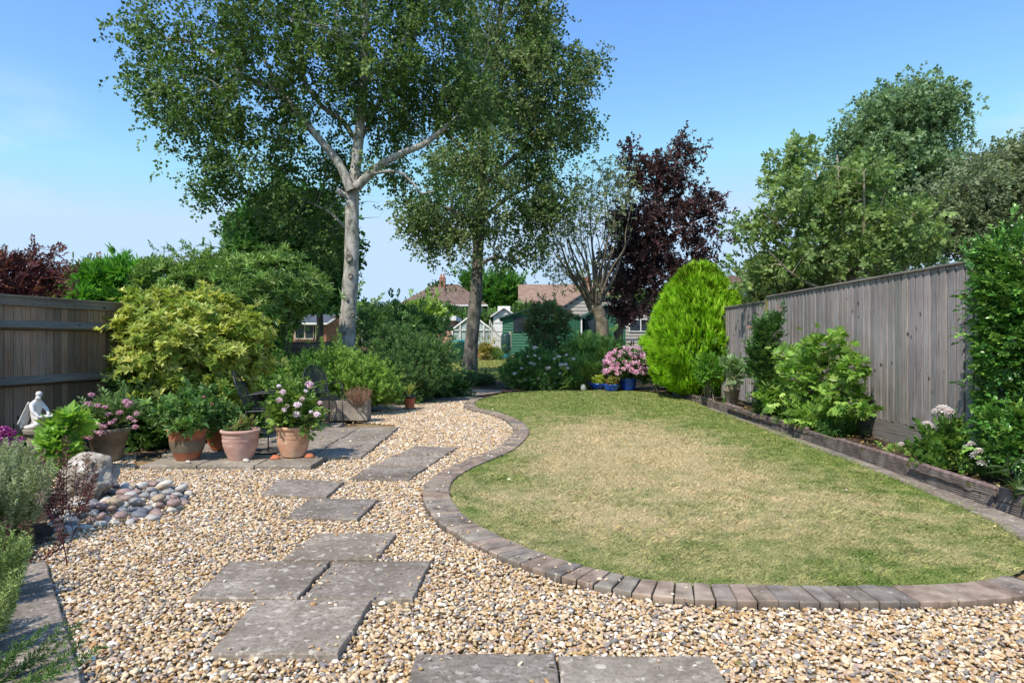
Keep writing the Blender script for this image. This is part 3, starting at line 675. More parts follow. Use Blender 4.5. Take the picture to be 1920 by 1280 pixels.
#@@PARTS
# ------------------------------------------------------------------ lawn blades (one mass)
def lawn_grass():
    V = []; F = []; C = []; n0 = 0
    for (y0, y1, dens, h, w) in [(3.4, 5, 6500, .024, .0026), (5, 8, 3200, .026, .0036), (8, 12.5, 1500, .028, .0055), (12.5, 18.6, 700, .03, .009)]:
        n = int((y1 - y0) * 5.4 * dens); X = rng.uniform(-1.6, 4.1, n); Y = rng.uniform(y0, y1, n); k = inside(lawn_poly, X, Y) & (np.abs(X) < Y * .8 + 1.6); X, Y = X[k], Y[k]; n = len(X)
        # clumpiness
        pos = np.stack([X, Y, np.full(n, .018)], 1); a = rng.uniform(0, 6.28, n); hh = h * rng.uniform(.5, 1.25, n) * (1 + .25 * np.sin(X * 5 + 1.3 * Y) * np.sin(Y * 4)); lean = rng.uniform(.2, 1.4, n)
        side = np.stack([-np.sin(a), np.cos(a), np.zeros(n)], 1) * w * rng.uniform(.6, 1.2, n)[:, None]; ld = np.stack([np.cos(a) * lean, np.sin(a) * lean, np.ones(n)], 1) * hh[:, None]
        v = np.stack([pos - side, pos + side, pos + ld * .6 + side * .6, pos + ld * np.array([1.35, 1.35, .92])], 1)
        V.append(v.reshape(-1, 3)); F.append((np.array([[0, 1, 2, 3]]) + (np.arange(n) * 4)[:, None]) + n0); n0 += n * 4
        c = rng.uniform(.72, 1.32, (n, 1)) * np.array([1, 1, 1.]) ; straw = rng.random(n) < .28; c[straw] = np.array([1.3, 1.18, 1.1]) * rng.uniform(.9, 1.3, (straw.sum(), 1)); C.append(np.repeat(c, 4, 0))
    o = np_mesh('grass', np.vstack(V), np.vstack(F), M_blade, None, np.vstack(C)); print('blades', n0 // 4)
    return props(o, 'short mown grass, straw coloured in the middle and green at the edges', 'grass', kind='stuff')
lawn_grass()
def far_grass():
    n = 26000; X = rng.uniform(-8, 2.5, n); Y = rng.uniform(21, 36, n); k = inside(FLAWN, X, Y); X, Y = X[k], Y[k]; n = len(X)
    z = np.clip((Y - 18) * .032, 0, 1.34) - .02; a = rng.uniform(0, 6.28, n); s_ = np.stack([-np.sin(a), np.cos(a), a * 0], 1) * .02; p = np.stack([X, Y, z], 1); l = np.stack([np.cos(a) * .04, np.sin(a) * .04, rng.uniform(.03, .08, n)], 1)
    v = np.stack([p - s_, p + s_, p + l], 1).reshape(-1, 3); c = np.repeat(tints(n, ['6f8340', '9a9c58', 'b5a768', '5f7436']), 3, 0)
    props(np_mesh('far_grass', v, np.arange(n * 3).reshape(-1, 3), M_leaf, None, c), 'sunlit olive turf beyond the path end', 'grass', kind='stuff')
far_grass()

# ------------------------------------------------------------------ right fence (closeboard, boards side)
FX = 4.86
root = empty('board_fence', (FX, 4.3, 0), 'tall grey weathered closeboard fence running down the right side', 'fence')
def closeboard(root, y0, y1, zb, zt, name='boards', face=-1, mat=M_fence_grey, w=.105, seed=3):
    r = random.Random(seed); g = Geo(); y = y0
    while y < y1:
        v = r.uniform(.80, 1.2); t = (v * r.uniform(.97, 1.06), v, v * r.uniform(.96, 1.06)); b = r.uniform(-.003, .003); z0 = zb; z1 = zt + r.uniform(-.004, .004)
        ya, yb = y, min(y + w + .012, y1 + .01); thin, thick = .001, .014
        # near edge tucked, far edge proud
        yb = min(y + w - .015, y1 + .01); V = [(0, ya, z0), (0, yb, z0), (face * (thin + .006), yb, z0), (face * (thick + .006 + b), ya, z0)]; V = V + [(p[0], p[1] + r.uniform(-.001, .001), z1) for p in V]
        g.add(V, [(0,1,2,3),(7,6,5,4),(0,4,5,1),(1,5,6,2),(2,6,7,3),(3,7,4,0)], t); y += w
    return g.build(name, mat, root)
closeboard(root, 0, 12.4 - 4.3, .38, 2.235, w=.143)
Geo().box(.004, .012, 0, 12.4 - 4.3, .38, 2.2, (.16, .14, .13)).build('gap_shade_sheet', M_fence_grey_h, root)  # added sheet tinted near black, painting shade into the slots between boards
g = Geo(); g.box(-.045, .06, 0, 12.4 - 4.3, 2.235, 2.262); g.build('capping_rail', M_fence_grey_h, root, bevel=.004)
for i, (z0, z1) in enumerate([(.075, .222), (.225, .378)]):
    g = Geo()
    for k_ in range(3): g.box(-.012, .03, k_ * 2.72, k_ * 2.72 + 2.70, z0, z1, (.85 + .1 * k_,) * 3)
    g.build('gravel_board', M_fence_grey_h, root, bevel=.003)
for y in (3.1, 5.75): Geo().box(.03, .13, y, y + .1, 0, 2.22).build('post', M_fence_grey, root)
# separate far panel between mossy post and end
r2 = empty('board_fence', (FX + .03, 12.5, 0), 'short leaning end panel of the grey fence beyond the mossy post', 'fence')
closeboard(r2, 0, 2.5, .15, 2.16, w=.125, seed=9); Geo().box(-.04, .05, 0, 2.53, 2.16, 2.19).build('capping_rail', M_fence_grey_h, r2)
M_moss = mat_noise('mossy_post', [(.3, hexc('55552f')), (.6, hexc('8a8457')), (.8, hexc('8c867d'))], scale=4, rough=.9)
Geo().box(-.06, .04, -.10, 0.0, 0, 2.22).build('post', M_moss, r2)
Geo().box(-.05, .05, 2.53, 2.63, 0, 2.2).build('post', M_fence_grey, r2)

# ------------------------------------------------------------------ left fence (rail side)
ang = math.atan2(-.22, 1)      # direction of run
L0 = np.array([-6.75, 4.3])
root = empty('board_fence', (L0[0], L0[1], 0), 'tall brown fence on the left seen from its rail side', 'fence', rz=ang)
LEN = 6.0
r = random.Random(5); g = Geo(); y = 0
while y < LEN:
    w = r.uniform(.09, .12); v = r.uniform(.6, 1.2); t = (v * r.uniform(.98, 1.14), v, v * r.uniform(.9, 1.0)); d0 = r.uniform(-.004, .004)
    g.box(-.03 + d0, -.012 + d0, y, y + w - .007, .05, 1.84, t); g.box(-.045, -.03, y + w - .03, y + w + .03, .05, 1.84, t); y += w
g.build('boards', M_fence_brown, root)
Geo().box(-.06, .035, -.02, LEN, 1.93, 1.957, (1.15, 1.12, 1.08)).build('capping_rail', M_fence_brown_h, root, bevel=.004)
Geo().box(-.012, .022, 0, LEN, 1.83, 1.93).build('top_board', M_fence_brown_h, root, bevel=.003)
for z in (1.60, .92):
    g = Geo(); V = []
    for y in np.linspace(0, LEN, 25):
        j = r.uniform(-.002, .002); V += [(-.012, y, z - .07), (-.012, y, z + .06), (.07 + j, y, z - .02 + j), (.07 + j, y, z - .035 + j)]
    F = []
    for i in range(24): 
        for k_ in range(4): a = i * 4 + k_; b = i * 4 + (k_ + 1) % 4; F.append((a, a + 4, b + 4, b))
    g.add(V, F + [(0, 1, 2, 3), (99, 98, 97, 96)]); g.build('rail', M_fence_brown_h, root)
for y in (.3, 3.3, LEN): Geo().box(-.03, .07, y, y + .1, 0, 1.9, (.9, .85, .8)).build('post', M_fence_brown, root)
g = Geo(); g.box(-.04, -.0, 0, LEN, -.02, .14); g.build('gravel_board', M_fence_brown_h, root)
# lower fence further down the left side
root = empty('board_fence', (-5.5, 10.45, 0), 'low dark fence section behind the golden bush running to the birch', 'fence')
g = Geo(); y = 0
while y < 9.3:
    w = r.uniform(.09, .12); v = r.uniform(.6, 1.0); g.box(-.02, -.0, y, y + w - .003, .05, 1.30, (v, v, v)); y += w
g.build('boards', M_fence_brown, root)
Geo().box(-.05, .06, 0, 9.35, 1.37, 1.395, (1.2, 1.2, 1.2)).build('capping_rail', M_fence_brown_h, root); Geo().box(0, .03, 0, 9.3, 1.22, 1.37).build('top_board', M_fence_brown_h, root)
Geo().box(0, .06, 0, 9.3, .7, .79).build('rail', M_fence_brown_h, root); Geo().box(-.02, .08, 9.3, 9.4, 0, 1.42).build('post', M_fence_brown, root)

# ------------------------------------------------------------------ border edging on the right: ribbed concrete kerb pieces
bx = lambda y: float(np.interp(y, [3.4, 6, 8, 12, 16, 18.5], [3.93, 4.03, 4.08, 4.14, 4.22, 4.3]))
M_kerb = mat_noise('border_kerb', [(.3, hexc('4e443e')), (.55, hexc('7c706b')), (.8, hexc('958a82'))], scale=6, rough=.95, bstr=.7, bdist=.01, bscale=40, use_col=True, spots=(5, .64, hexc('5c5b35')))
M_kerb_rope = mat_noise('border_kerb_rope', [(.3, hexc('5a4844')), (.6, hexc('8a7672')), (.8, hexc('a4928c'))], scale=12, rough=.95, bstr=.6, bdist=.008, use_col=True)
y = 3.6; i = 0
kn = ['nearest piece cut by the frame edge', 'second piece from the near end', 'third piece from the near end', 'fourth piece from the near end', 'fifth piece from the near end', 'sixth piece from the near end', 'seventh piece from the near end', 'eighth piece from the near end', 'ninth piece from the near end', 'tenth piece from the near end', 'eleventh piece from the near end', 'twelfth piece from the near end', 'thirteenth piece from the near end', 'fourteenth piece from the near end', 'last piece by the golden conifer']
while y < 17.6 and i < 15:
    Lk = .92; x0, x1 = bx(y), bx(y + Lk); rz = -math.atan2(x1 - x0, Lk) + random.uniform(-.008, .008)
    e = empty('kerb_piece', (x0 + random.uniform(-.006, .006), y, 0), f'ribbed stone edging of the right border, {kn[i]}', 'kerb', 'ribbed stone edging of the right border', rz=rz); e['kind'] = 'thing'
    g = Geo(); h = .165 + random.uniform(-.006, .006); v = random.uniform(.85, 1.1)
    # face with horizontal ripples
    zs = np.linspace(-.02, h, 30); nyy = 14; V = []; ph = random.random() * 6
    for z in zs:
        for yv in np.linspace(0, Lk - .012, nyy):
            V.append((-.006 * (math.sin(z * 330 + 1.5 * math.sin(yv * 21 + ph)) * .5 + .5) + random.uniform(-.0015, .0015), yv, z))
    for z in (h, -.02):
        for yv in np.linspace(0, Lk - .012, nyy): V.append((.05, yv, z))
    F = [(a * nyy + b, a * nyy + b + 1, (a + 1) * nyy + b + 1, (a + 1) * nyy + b)[::-1] for a in range(31) for b in range(nyy - 1)]
    F += [tuple(k_ * nyy for k_ in range(32))[::1], tuple(k_ * nyy + nyy - 1 for k_ in range(32))[::-1]]
    g.add(V, F, (v, v, v)); g.build('kerb_body', M_kerb, e)
    # rope moulded top
    if i in (0,1,2,3,4,6,7,9,11,13):
        g = Geo(); nr_ = 110; V = []; ns = 10
        for a in range(nr_):
            for b in range(ns):
                th = 2 * math.pi * b / ns; rr_ = .026 * (1 + .16 * math.cos(a / nr_ * Lk * 130 * 1.4 + th * 2)); V.append((.022 + rr_ * math.cos(th), a / (nr_ - 1) * (Lk - .012), h + .012 + rr_ * math.sin(th) * .9))
        F = [(a * ns + b, a * ns + (b + 1) % ns, (a + 1) * ns + (b + 1) % ns, (a + 1) * ns + b) for a in range(nr_ - 1) for b in range(ns)] + [tuple(range(ns))[::-1], tuple(range((nr_ - 1) * ns, nr_ * ns))]
        g.add(V, F, (v, v, v)); g.build('rope_top', M_kerb_rope, e, smooth=True)
    y += Lk; i += 1
# bed soil
def soil_sheet(name, poly, z, amp=.02, st=.09, mat=M_soil):
    poly = np.array(poly); mn, mxx = poly.min(0), poly.max(0); xs = np.arange(mn[0], mxx[0] + st, st); ysv = np.arange(mn[1], mxx[1] + st, st); X, Y = np.meshgrid(xs, ysv); Z = z + amp * (np.sin(X * 7 + 2 * np.sin(Y * 5)) * np.cos(Y * 6) * .5 + rng.normal(0, .35, X.shape))
    V = np.stack([X.ravel(), Y.ravel(), Z.ravel()], 1); nx = len(xs); idx = np.arange(len(V)).reshape(X.shape); Q = np.stack([idx[:-1, :-1], idx[:-1, 1:], idx[1:, 1:], idx[1:, :-1]], -1).reshape(-1, 4)
    cc = V[Q].mean(1); Q = Q[inside(poly, cc[:, 0], cc[:, 1])]; o = np_mesh(name, V, Q, mat, smooth=True); return props(o, kind='structure')
soil_sheet('border_soil', [(4.0, 3.4), (4.84, 3.4), (4.84, 15), (5.6, 15.2), (5.8, 19), (4.3, 19), (4.22, 16), (4.12, 12), (4.05, 7)], .115)
soil_sheet('rear_border_soil', [(-.3, 17.3), (.4, 18.4), (1.6, 18.7), (3.2, 18.5), (4.1, 17.5), (4.5, 19), (4.8, 28), (.9, 28), (.9, 22), (-.1, 19.5)], .05, st=.15)
soil_sheet('left_border_soil', [(-6.3, 6.2), (-5.2, 6.4), (-5.1, 7.7), (-4.3, 8.0), (-4.35, 11.2), (-2.9, 11.6), (-2.6, 14), (-1.9, 15.6), (-2.0, 20), (-5.5, 20), (-5.5, 10.4)], .0, amp=.03, st=.12)
soil_sheet('lavender_soil', [(-1.9, 2.0), (-3.1, 4.1), (-3.5, 5.3), (-5.2, 6.8), (-7, 6.5), (-6, 2)], .03, st=.1)
# leaf litter and grit on the beds
def litter(poly, n, z, name, label, pal=('c9b25a', '8a6a44', 'a98b5c', '5d4630', 'd8cf9a')):
    poly = np.array(poly); mn, mxx = poly.min(0), poly.max(0); X = rng.uniform(mn[0], mxx[0], n); Y = rng.uniform(mn[1], mxx[1], n); k = inside(poly, X, Y); X, Y = X[k], Y[k]
    fo = Foliage(); p = np.stack([X, Y, np.full(len(X), z) + rng.uniform(0, .03, len(X))], 1); d_ = rdir(len(X)); d_[:, 2] *= .3; s_ = rng.uniform(.015, .045, len(X)); fo.add(T_OVAL, p, d_, rdir(len(X), 1.2), s_ * .5, s_, list(pal), var=.5)
    return props(fo.build(name, M_leaf), label, 'leaf litter', kind='stuff')
litter([(4.05, 4), (4.82, 4), (4.82, 14), (4.1, 14)], 1500, .13, 'leaf_litter', 'dry leaf litter and bark scraps on the right border soil')
litter([(-5.2, 7.0), (-4.2, 7.6), (-1.8, 7.9), (-1.8, 11), (-2.5, 12.6), (-4.2, 8.6), (-4.9, 8.0)], 420, .048, 'fallen_petals', 'fallen yellow leaves and petals on the left patio and soil', ('c9b25a', 'c7a778', 'e6dfc6', 'b58a5a'))

litter([(-4.5, 2.5), (2, 2.3), (6, 3), (1.5, 3.2), (-.6, 5), (-1.1, 9), (-1.4, 12), (-1.9, 13), (-4.6, 8.4)], 520, .022, 'gravel_litter', 'small dry leaves and petals blown over the gravel', ('a98b5c', 'c9b98a', '8a7444', '6f6a3c', 'd8cfae'))
litter(lawn_poly, 420, .03, 'lawn_litter', 'a few fallen leaves and clover flowers on the lawn', ('c9b06a', 'e4dfcc', 'a98b5c', '8a9a4c'))
# ------------------------------------------------------------------ boulder and cobbles
import mathutils
from mathutils import noise as mnoise
def rock_mesh(name, seed, rad, sub, amp, freq, mat, parent=None, flat=1.0, facets=0):
    import bmesh
    bm = bmesh.new(); bmesh.ops.create_icosphere(bm, subdivisions=sub, radius=1)
    rs = random.Random(seed); off = Vector((rs.random() * 50, rs.random() * 50, rs.random() * 50)); planes = [(Vector((rs.gauss(0, 1), rs.gauss(0, 1), rs.gauss(0, .8))).normalized(), rs.uniform(.62, .85)) for _ in range(facets)]
    for v in bm.verts:
        n_ = v.co.normalized(); k_ = 1 + amp * mnoise.fractal(n_ * freq + off, 1.0, 2.0, 5); p_ = n_ * k_
        for pn, pd in planes:
            dd_ = p_.dot(pn) - pd
            if dd_ > 0: p_ -= pn * dd_ * .92
        v.co = Vector((p_.x * rad[0], p_.y * rad[1], p_.z * rad[2]))
    m = bpy.data.meshes.new(name); bm.to_mesh(m); bm.free(); m.polygons.foreach_set('use_smooth', [True] * len(m.polygons)); m.materials.append(mat)
    o = bpy.data.objects.new(name, m); COL.objects.link(o)
    if parent: o.parent = parent
    return o
M_boulder = mat_noise('boulder', [(.32, hexc('5f5648')), (.47, hexc('93887a')), (.62, hexc('bfb6a8'))], scale=9, rough=.9, bstr=1, bdist=.04, bscale=16, spots=(11, .58, hexc('d6d0c6')))
b = rock_mesh('boulder', 11, (.23, .22, .36), 5, .34, 1.6, M_boulder, facets=12); b.location = (-3.76, 5.75, .17); b.rotation_euler = (0, .1, .3)
props(b, 'pale rounded boulder standing behind the cobble pile', 'boulder')
m, nt, out = nmat('cobble'); oi = nn(nt, 'ShaderNodeObjectInfo')
c = ramp(nt, oi.outputs['Random'], [(0, hexc('8d8885')), (.14, hexc('a89c94')), (.28, hexc('96807a')), (.4, hexc('b4ada5')), (.52, hexc('7c7d80')), (.62, hexc('9d9183')), (.72, hexc('c2b6a8')), (.82, hexc('8a7672')), (.9, hexc('d2ccc3')), (.96, hexc('ab8a66'))], 'CONSTANT')
f = noise(nt, coords(nt), 9, 5); c = mixc(nt, 1.0, c, ramp(nt, f, [(.3, (.75, .75, .75)), (.7, (1.15, 1.15, 1.15))]), 'MULTIPLY')
p = nn(nt, 'ShaderNodeBsdfPrincipled', i_Roughness=.55); nt.links.new(c, p.inputs['Base Color']); nt.links.new(p.outputs[0], out.inputs[0]); M_cob = m
COBC = [(n_, mat_noise('cobble_' + n_.replace(' ', '_'), [(.3, hexc(a)), (.55, hexc(b_)), (.75, hexc(c__))], scale=6, rough=.55, bstr=.2, bdist=.004)) for n_, a, b_, c__ in
    [('grey', '807c79', '9b9692', 'aba6a1'), ('pale cream', 'b3a99b', 'cdc4b6', 'dcd5c9'), ('pinkish brown', '826a63', '9a827a', 'b09a91'), ('dark blue grey', '5f6166', '76787c', '8a8b8e'), ('tan', '96826a', 'ae9a80', 'beac94'), ('light grey', '9c9791', 'b4aea7', 'c8c2ba')]]
protos = [rock_mesh('cobble', 30 + i, (1, .72, .5), 3, .16, .9, M_cob) for i in range(5)]
cob_poly = [G(x, y)[:2] for x, y in [(90,1000),(120,1003),(200,990),(285,978),(350,948),(358,925),(320,912),(200,912),(130,945),(90,965)]]
cp = np.array(cob_poly); spots_ = []; tries = 0
while len(spots_) < 155 and tries < 20000:
    tries += 1; x = random.uniform(cp[:, 0].min(), cp[:, 0].max()); y = random.uniform(cp[:, 1].min(), cp[:, 1].max())
    if not inside(cob_poly, np.array([x]), np.array([y]))[0]: continue
    if math.hypot(x + 3.72, y - 5.75) < .2: continue
    layer = 0 if len(spots_) < 110 else 1
    s_ = random.uniform(.030, .062)
    if all(math.hypot(x - a, y - b_) > (s_ + c_) * .78 or l_ != layer for a, b_, c_, l_ in spots_): spots_.append((x, y, s_, layer))
used = [False] * 5
for i, (x, y, s_, layer) in enumerate(spots_):
    k_ = i % 5; o = protos[k_] if not used[k_] else protos[k_].copy()
    if used[k_]: COL.objects.link(o)
    used[k_] = True; o.location = (x, y, .014 + s_ * .3 + layer * .045); o.scale = (s_ * 1.15,) * 3; o.rotation_euler = (random.gauss(0, .22), random.gauss(0, .22), random.random() * 6.28)
    cn, cm = COBC[random.choice([0, 0, 1, 2, 2, 3, 4, 5, 5])]; o.material_slots[0].link = 'OBJECT'; o.material_slots[0].material = cm
    where = 'close to the pale boulder' if math.hypot(x + 3.7, y - 5.7) < .55 else ('at the outer right pile end' if x > -2.95 else ('on the front pile edge' if y < 5.35 else 'in the middle of the pile'))
    props(o, f"{'large' if s_ > .046 else 'small'} {cn} cobble {'resting on others' if layer else 'lying low'} {where}", 'cobble', 'cobbles heaped beside the boulder')

# ------------------------------------------------------------------ flower pots
def mat_terra(name, a, b, c, bloom=.5):
    return mat_noise(name, [(.28, hexc(a)), (.5, hexc(b)), (.75, hexc(c))], scale=5, vscale=(1, 1, 1.6), rough=.88, bstr=.35, bdist=.003, bscale=70, spots=(7, .66, hexc(c)))
def pot(name, x, y, z, rt, rb, h, mat, label, kind='bell', group='terracotta pots on the patio', band=None, cat='flower pot'):
    root = empty(name, (x, y, z), label, cat, group)
    if kind == 'bell': prof = [(0, 0), (rb, 0), (rb * 1.03, .01), (rb + (rt - rb) * .50, h * .25), (rb + (rt - rb) * .82, h * .5), (rt * .955, h * .72), (rt * .957, h * .725), (rt * .965, h * .73), (rt * .97, h * .80), (rt * .98, h * .88), (rt * 1.03, h * .89), (rt * 1.07, h * .92), (rt * 1.07, h * .97), (rt * 1.04, h), (rt * .95, h), (rt * .92, h * .96), (rt * .88, h * .8)]
    elif kind == 'cone': prof = [(0, 0), (rb, 0), (rb * 1.03, .01), (rt * .96, h * .86), (rt * 1.04, h * .87), (rt * 1.05, h * .99), (rt * 1.03, h), (rt * .95, h), (rt * .9, h * .85)]
    elif kind == 'bowl': prof = [(0, 0), (rb, 0), (rb * 1.2, h * .12), (rt * .9, h * .6), (rt * .98, h * .82), (rt * 1.04, h * .86), (rt * 1.04, h * .98), (rt * .96, h), (rt * .9, h * .85)]
    else: prof = [(0, 0), (rb, 0), (rb * 1.05, .01), (rt, h * .9), (rt * 1.02, h), (rt * .95, h), (rt * .9, h * .85)]
    Geo().lathe(prof, 48).build('pot_body', mat, root, smooth=True)
    Geo().lathe([(0, h * .88), (rt * .9, h * .87)], 32).build('potting_soil', M_soil, root)
    if band:
        z0, z1 = band[0], band[1]
        pz = [p for p in prof]; zz = np.array([p[1] for p in pz[1:14]]); rr_ = np.array([p[0] for p in pz[1:14]])
        zz2 = np.linspace(z0 * h, z1 * h, 8); Geo().lathe([(float(np.interp(q_, zz, rr_)) + .0022, q_) for q_ in zz2], 48).build('glaze_band', band[2], root, smooth=True)
    for zz_ in ([.62, .66] if kind == 'bell' else []):
        r_ = float(np.interp(zz_ * h, [p[1] for p in prof[1:6]], [p[0] for p in prof[1:6]]))
        Geo().lathe([(r_ - .002, zz_ * h - .004), (r_ + .004, zz_ * h - .002), (r_ + .004, zz_ * h + .002), (r_ - .002, zz_ * h + .004)], 48).build('rib', mat, root, smooth=True)
    return root
M_t_dark = mat_terra('terracotta_dark', '7a4a36', '9a5f45', 'b07a5c'); M_band = mat_noise('olive_glaze', [(.3, hexc('5f5546')), (.7, hexc('837762'))], scale=6, rough=.6, bstr=.2)
M_t_pink = mat_terra('terracotta_pink', 'a98074', 'c29c8e', 'd6b8aa'); M_t_pale = mat_terra('terracotta_pale', 'b08065', 'cfa183', 'e0bea2'); M_t_or = mat_terra('terracotta_orange', 'a0563a', 'bd6f4d', 'cc8a68')
M_t_grey = mat_terra('pot_grey_brown', '6a6152', '8a8070', 'a59b88'); M_blue = mat_noise('blue_glaze', [(.3, hexc('0d2f86')), (.55, hexc('1c4fb8')), (.8, hexc('3a70d2'))], scale=6, rough=.15, bstr=0, spec=.7)
pot('flower_pot', -3.72, 7.50, .05, .20, .12, .355, M_t_dark, 'two toned pot of dark terracotta with an olive glazed band', band=(.28, .68, M_band))
pot('flower_pot', -3.12, 7.52, .05, .205, .125, .345, M_t_pink, 'pinkish terracotta pot of small succulents')
pot('flower_pot', -2.56, 7.66, .062, .195, .13, .355, M_t_pale, 'pale peach terracotta pot holding tall pink and white blooms')
pot('flower_pot', -3.66, 8.25, .05, .185, .12, .25, M_t_or, 'orange terracotta pot tucked behind the front row of pots')
pot('flower_pot', -4.74, 7.68, .02, .225, .14, .37, M_t_grey, 'grey brown conical pot of pink flowers beside the boulder', kind='cone')
# pot feet and loose stones beside the pots
for i, (x, y, lb) in enumerate([(-2.72, 7.52, 'small orange clay block propping the left of the pale peach pot'), (-2.36, 7.62, 'small orange clay block propping the right of the pale peach pot')]):
    g = Geo(); g.lathe([(0, 0), (.05, 0), (.055, .02), (.04, .032), (.03, .05), (0, .052)], 16); o = g.build('clay_block', M_t_or, smooth=True); o.location = (x, y, .05); o.scale = (1.1, .8, .9); props(o, lb, 'clay block', 'clay blocks propping the pale peach pot')
for x, y, s_, lb in [(-3.60, 7.27, .035, 'small pale pebble on the slab in front of the two toned pot'), (-2.98, 7.33, .045, 'light grey pebble on the slab in front of the pinkish pot')]:
    o = protos[1].copy(); COL.objects.link(o); o.location = (x, y, .05 + s_ * .4); o.scale = (s_,) * 3; props(o, lb, 'pebble', 'pebbles on the pot slabs')

def flower_heads(root, pts, r, pal, name='flower_head', n_pet=60, kind='mop', squash=.8):
    for i, (p, rr_) in enumerate(zip(pts, np.broadcast_to(r, (len(pts),)))):
        fo = Foliage(); n = n_pet
        if kind == 'mop':
            d_ = rdir(n, .35); pos = d_ * np.array([1, 1, squash]) * rr_ * rng.uniform(.82, 1.0, (n, 1)); Y = norm(np.cross(d_, rdir(n)) + d_ * .5); fo.add(T_DIA, pos - Y * rr_ * .2, Y, d_, rr_ * .34, rr_ * .46, pal, var=.25, lvar=.2)
            d2 = rdir(14); fo.add(T_OVAL, d2 * rr_ * .2, d2, rdir(14), rr_ * .7, rr_ * .6, pal, var=.2)
        elif kind == 'rose':
            for ly, (el, k_, m_) in enumerate([(1.25, .55, 6), (.9, .8, 8), (.5, .95, 9), (.15, 1.0, 9), (-.2, .9, 7)]):
                a = np.arange(m_) * 6.28 / m_ + ly; Y = np.stack([np.cos(a) * math.cos(el), np.sin(a) * math.cos(el), np.full(m_, math.sin(el))], 1); N = norm(np.array([[0, 0, 1.]]) - Y * Y[:, 2:3]); fo.add(T_OVAL, Y * rr_ * .15, Y, N, rr_ * .75, rr_ * k_, pal, var=.15, lvar=.15)
        o = fo.build(name, M_petal, root); o.location = tuple(p)
def flower_stems(root, base, tips, rad=.0035, mat=None, name='flower_stems'):
    tips = np.array(tips); a = np.array(base) + rng.normal(0, .03, (len(tips), 3)) * np.array([1, 1, 0]); C_ = curve_pts(a, tips, rng.normal(0, .03, (len(tips), 3)), 6); V, F = tube_arrays(C_, np.full((len(tips), 6), rad), 5); np_mesh(name, V, F, mat or M_stem, root, smooth=True)
def rel(pts, base): return [np.array(p) - np.array(base) for p in pts]

# pale peonies in the right hand pot
base = np.array([-2.56, 7.66, .37])
rt = shrub('potted_plant', base, 'leafy potted plant with ten pink and white globe blooms in the pale peach pot', 'potted plant', [B(552, 770, 7.66, 46, 38), B(530, 790, 7.6, 36, 26), B(575, 785, 7.6, 35, 30), B(548, 740, 7.66, 30, 24)], 250, [sprig('alt', 7, T_OVAL, .30, .42)], ['5d7b35', '6f8f3d', '4a6a2f', '86a352'], size=(.12, .2), stems=16, stem_r=.005, inner=.3, zmin=.0, fill=.15, stem_mat=M_stem)
fl = [(523,724,.022,'e8e0e4'),(530,735,.030,'e7a9c0'),(580,721,.038,'e58fbd'),(573,733,.018,'efe7ea'),(524,750,.030,'eab4c6'),(538,761,.022,'efc3cf'),(533,768,.024,'efd0d6'),(567,748,.026,'d97f95'),(558,759,.036,'f2d3de'),(556,777,.036,'f7e8ea'),(600,755,.024,'e0788c'),(594,777,.034,'f4c9d6'),(583,772,.018,'efe7ea')]
tips = []
for x, y, r_, c_ in fl:
    p = P(x, y, 7.36 + random.uniform(-.06, .05)) - base; tips.append(p); flower_heads(rt, [p], r_ * 1.25, [c_, 'f8eef0', 'f6e6ea'], kind='mop', n_pet=70, squash=.85)
flower_stems(rt, (0, 0, 0), tips)
# succulents in pinkish pot
base = np.array([-3.12, 7.52, .35])
shrub('potted_plant', base, 'low trailing succulents with a red tinge in the pinkish pot', 'potted plant', [B(435, 806, 7.45, 16, 9), B(458, 797, 7.5, 18, 14), B(474, 801, 7.5, 12, 9), B(448, 808, 7.5, 26, 6)], 110, [sprig('whorl', 8, T_OVAL, .22, .7), sprig('alt', 7, T_OVAL, .25, .4)], ['6f8a4a', '8ba35c', '54703a', '9a6f5a'], size=(.05, .11), stems=10, stem_r=.004, inner=.3, zmin=-.01)
base = np.array([-3.72, 7.50, .36])
rt = shrub('potted_plant', base, 'bushy potted plant with narrow leaves and few dusky red buds', 'potted plant', [B(335, 775, 7.5, 46, 32), B(375, 772, 7.6, 50, 34), B(305, 782, 7.6, 34, 22), B(352, 795, 7.35, 38, 16), B(405, 775, 7.8, 30, 26)], 420, [sprig('whorl', 8, T_OVAL, .26, .85), sprig('alt', 8, T_OVAL, .25, .42)], ['4c7038', '5f8540', '3a5b2e', '7d9d57'], size=(.10, .17), stems=16, stem_r=.005, inner=.35, zmin=-.02, stem_mat=M_stem)
fl = [(383,744,.022,'c06a78'),(373,759,.026,'cc8a8a'),(397,757,.022,'d08a90'),(286,783,.016,'a4485a')]
flower_heads(rt, [P(x, y, 7.5) - base for x, y, *_ in fl], [f[2] for f in fl], ['c46a74', 'dba0a2'], n_pet=40); flower_stems(rt, (0, 0, 0), [P(x, y, 7.5) - base for x, y, *_ in fl])
base = np.array([-3.66, 8.25, .24])
shrub('potted_plant', base, 'dark leafy stems spilling from the orange pot in the back row', 'potted plant', [B(405, 800, 8.2, 26, 26), B(415, 780, 8.2, 20, 22)], 130, [sprig('alt', 8, T_OVAL, .25, .42)], ['4c7038', '5f8540', '86a044'], size=(.10, .16), stems=8, stem_r=.004, inner=.3)
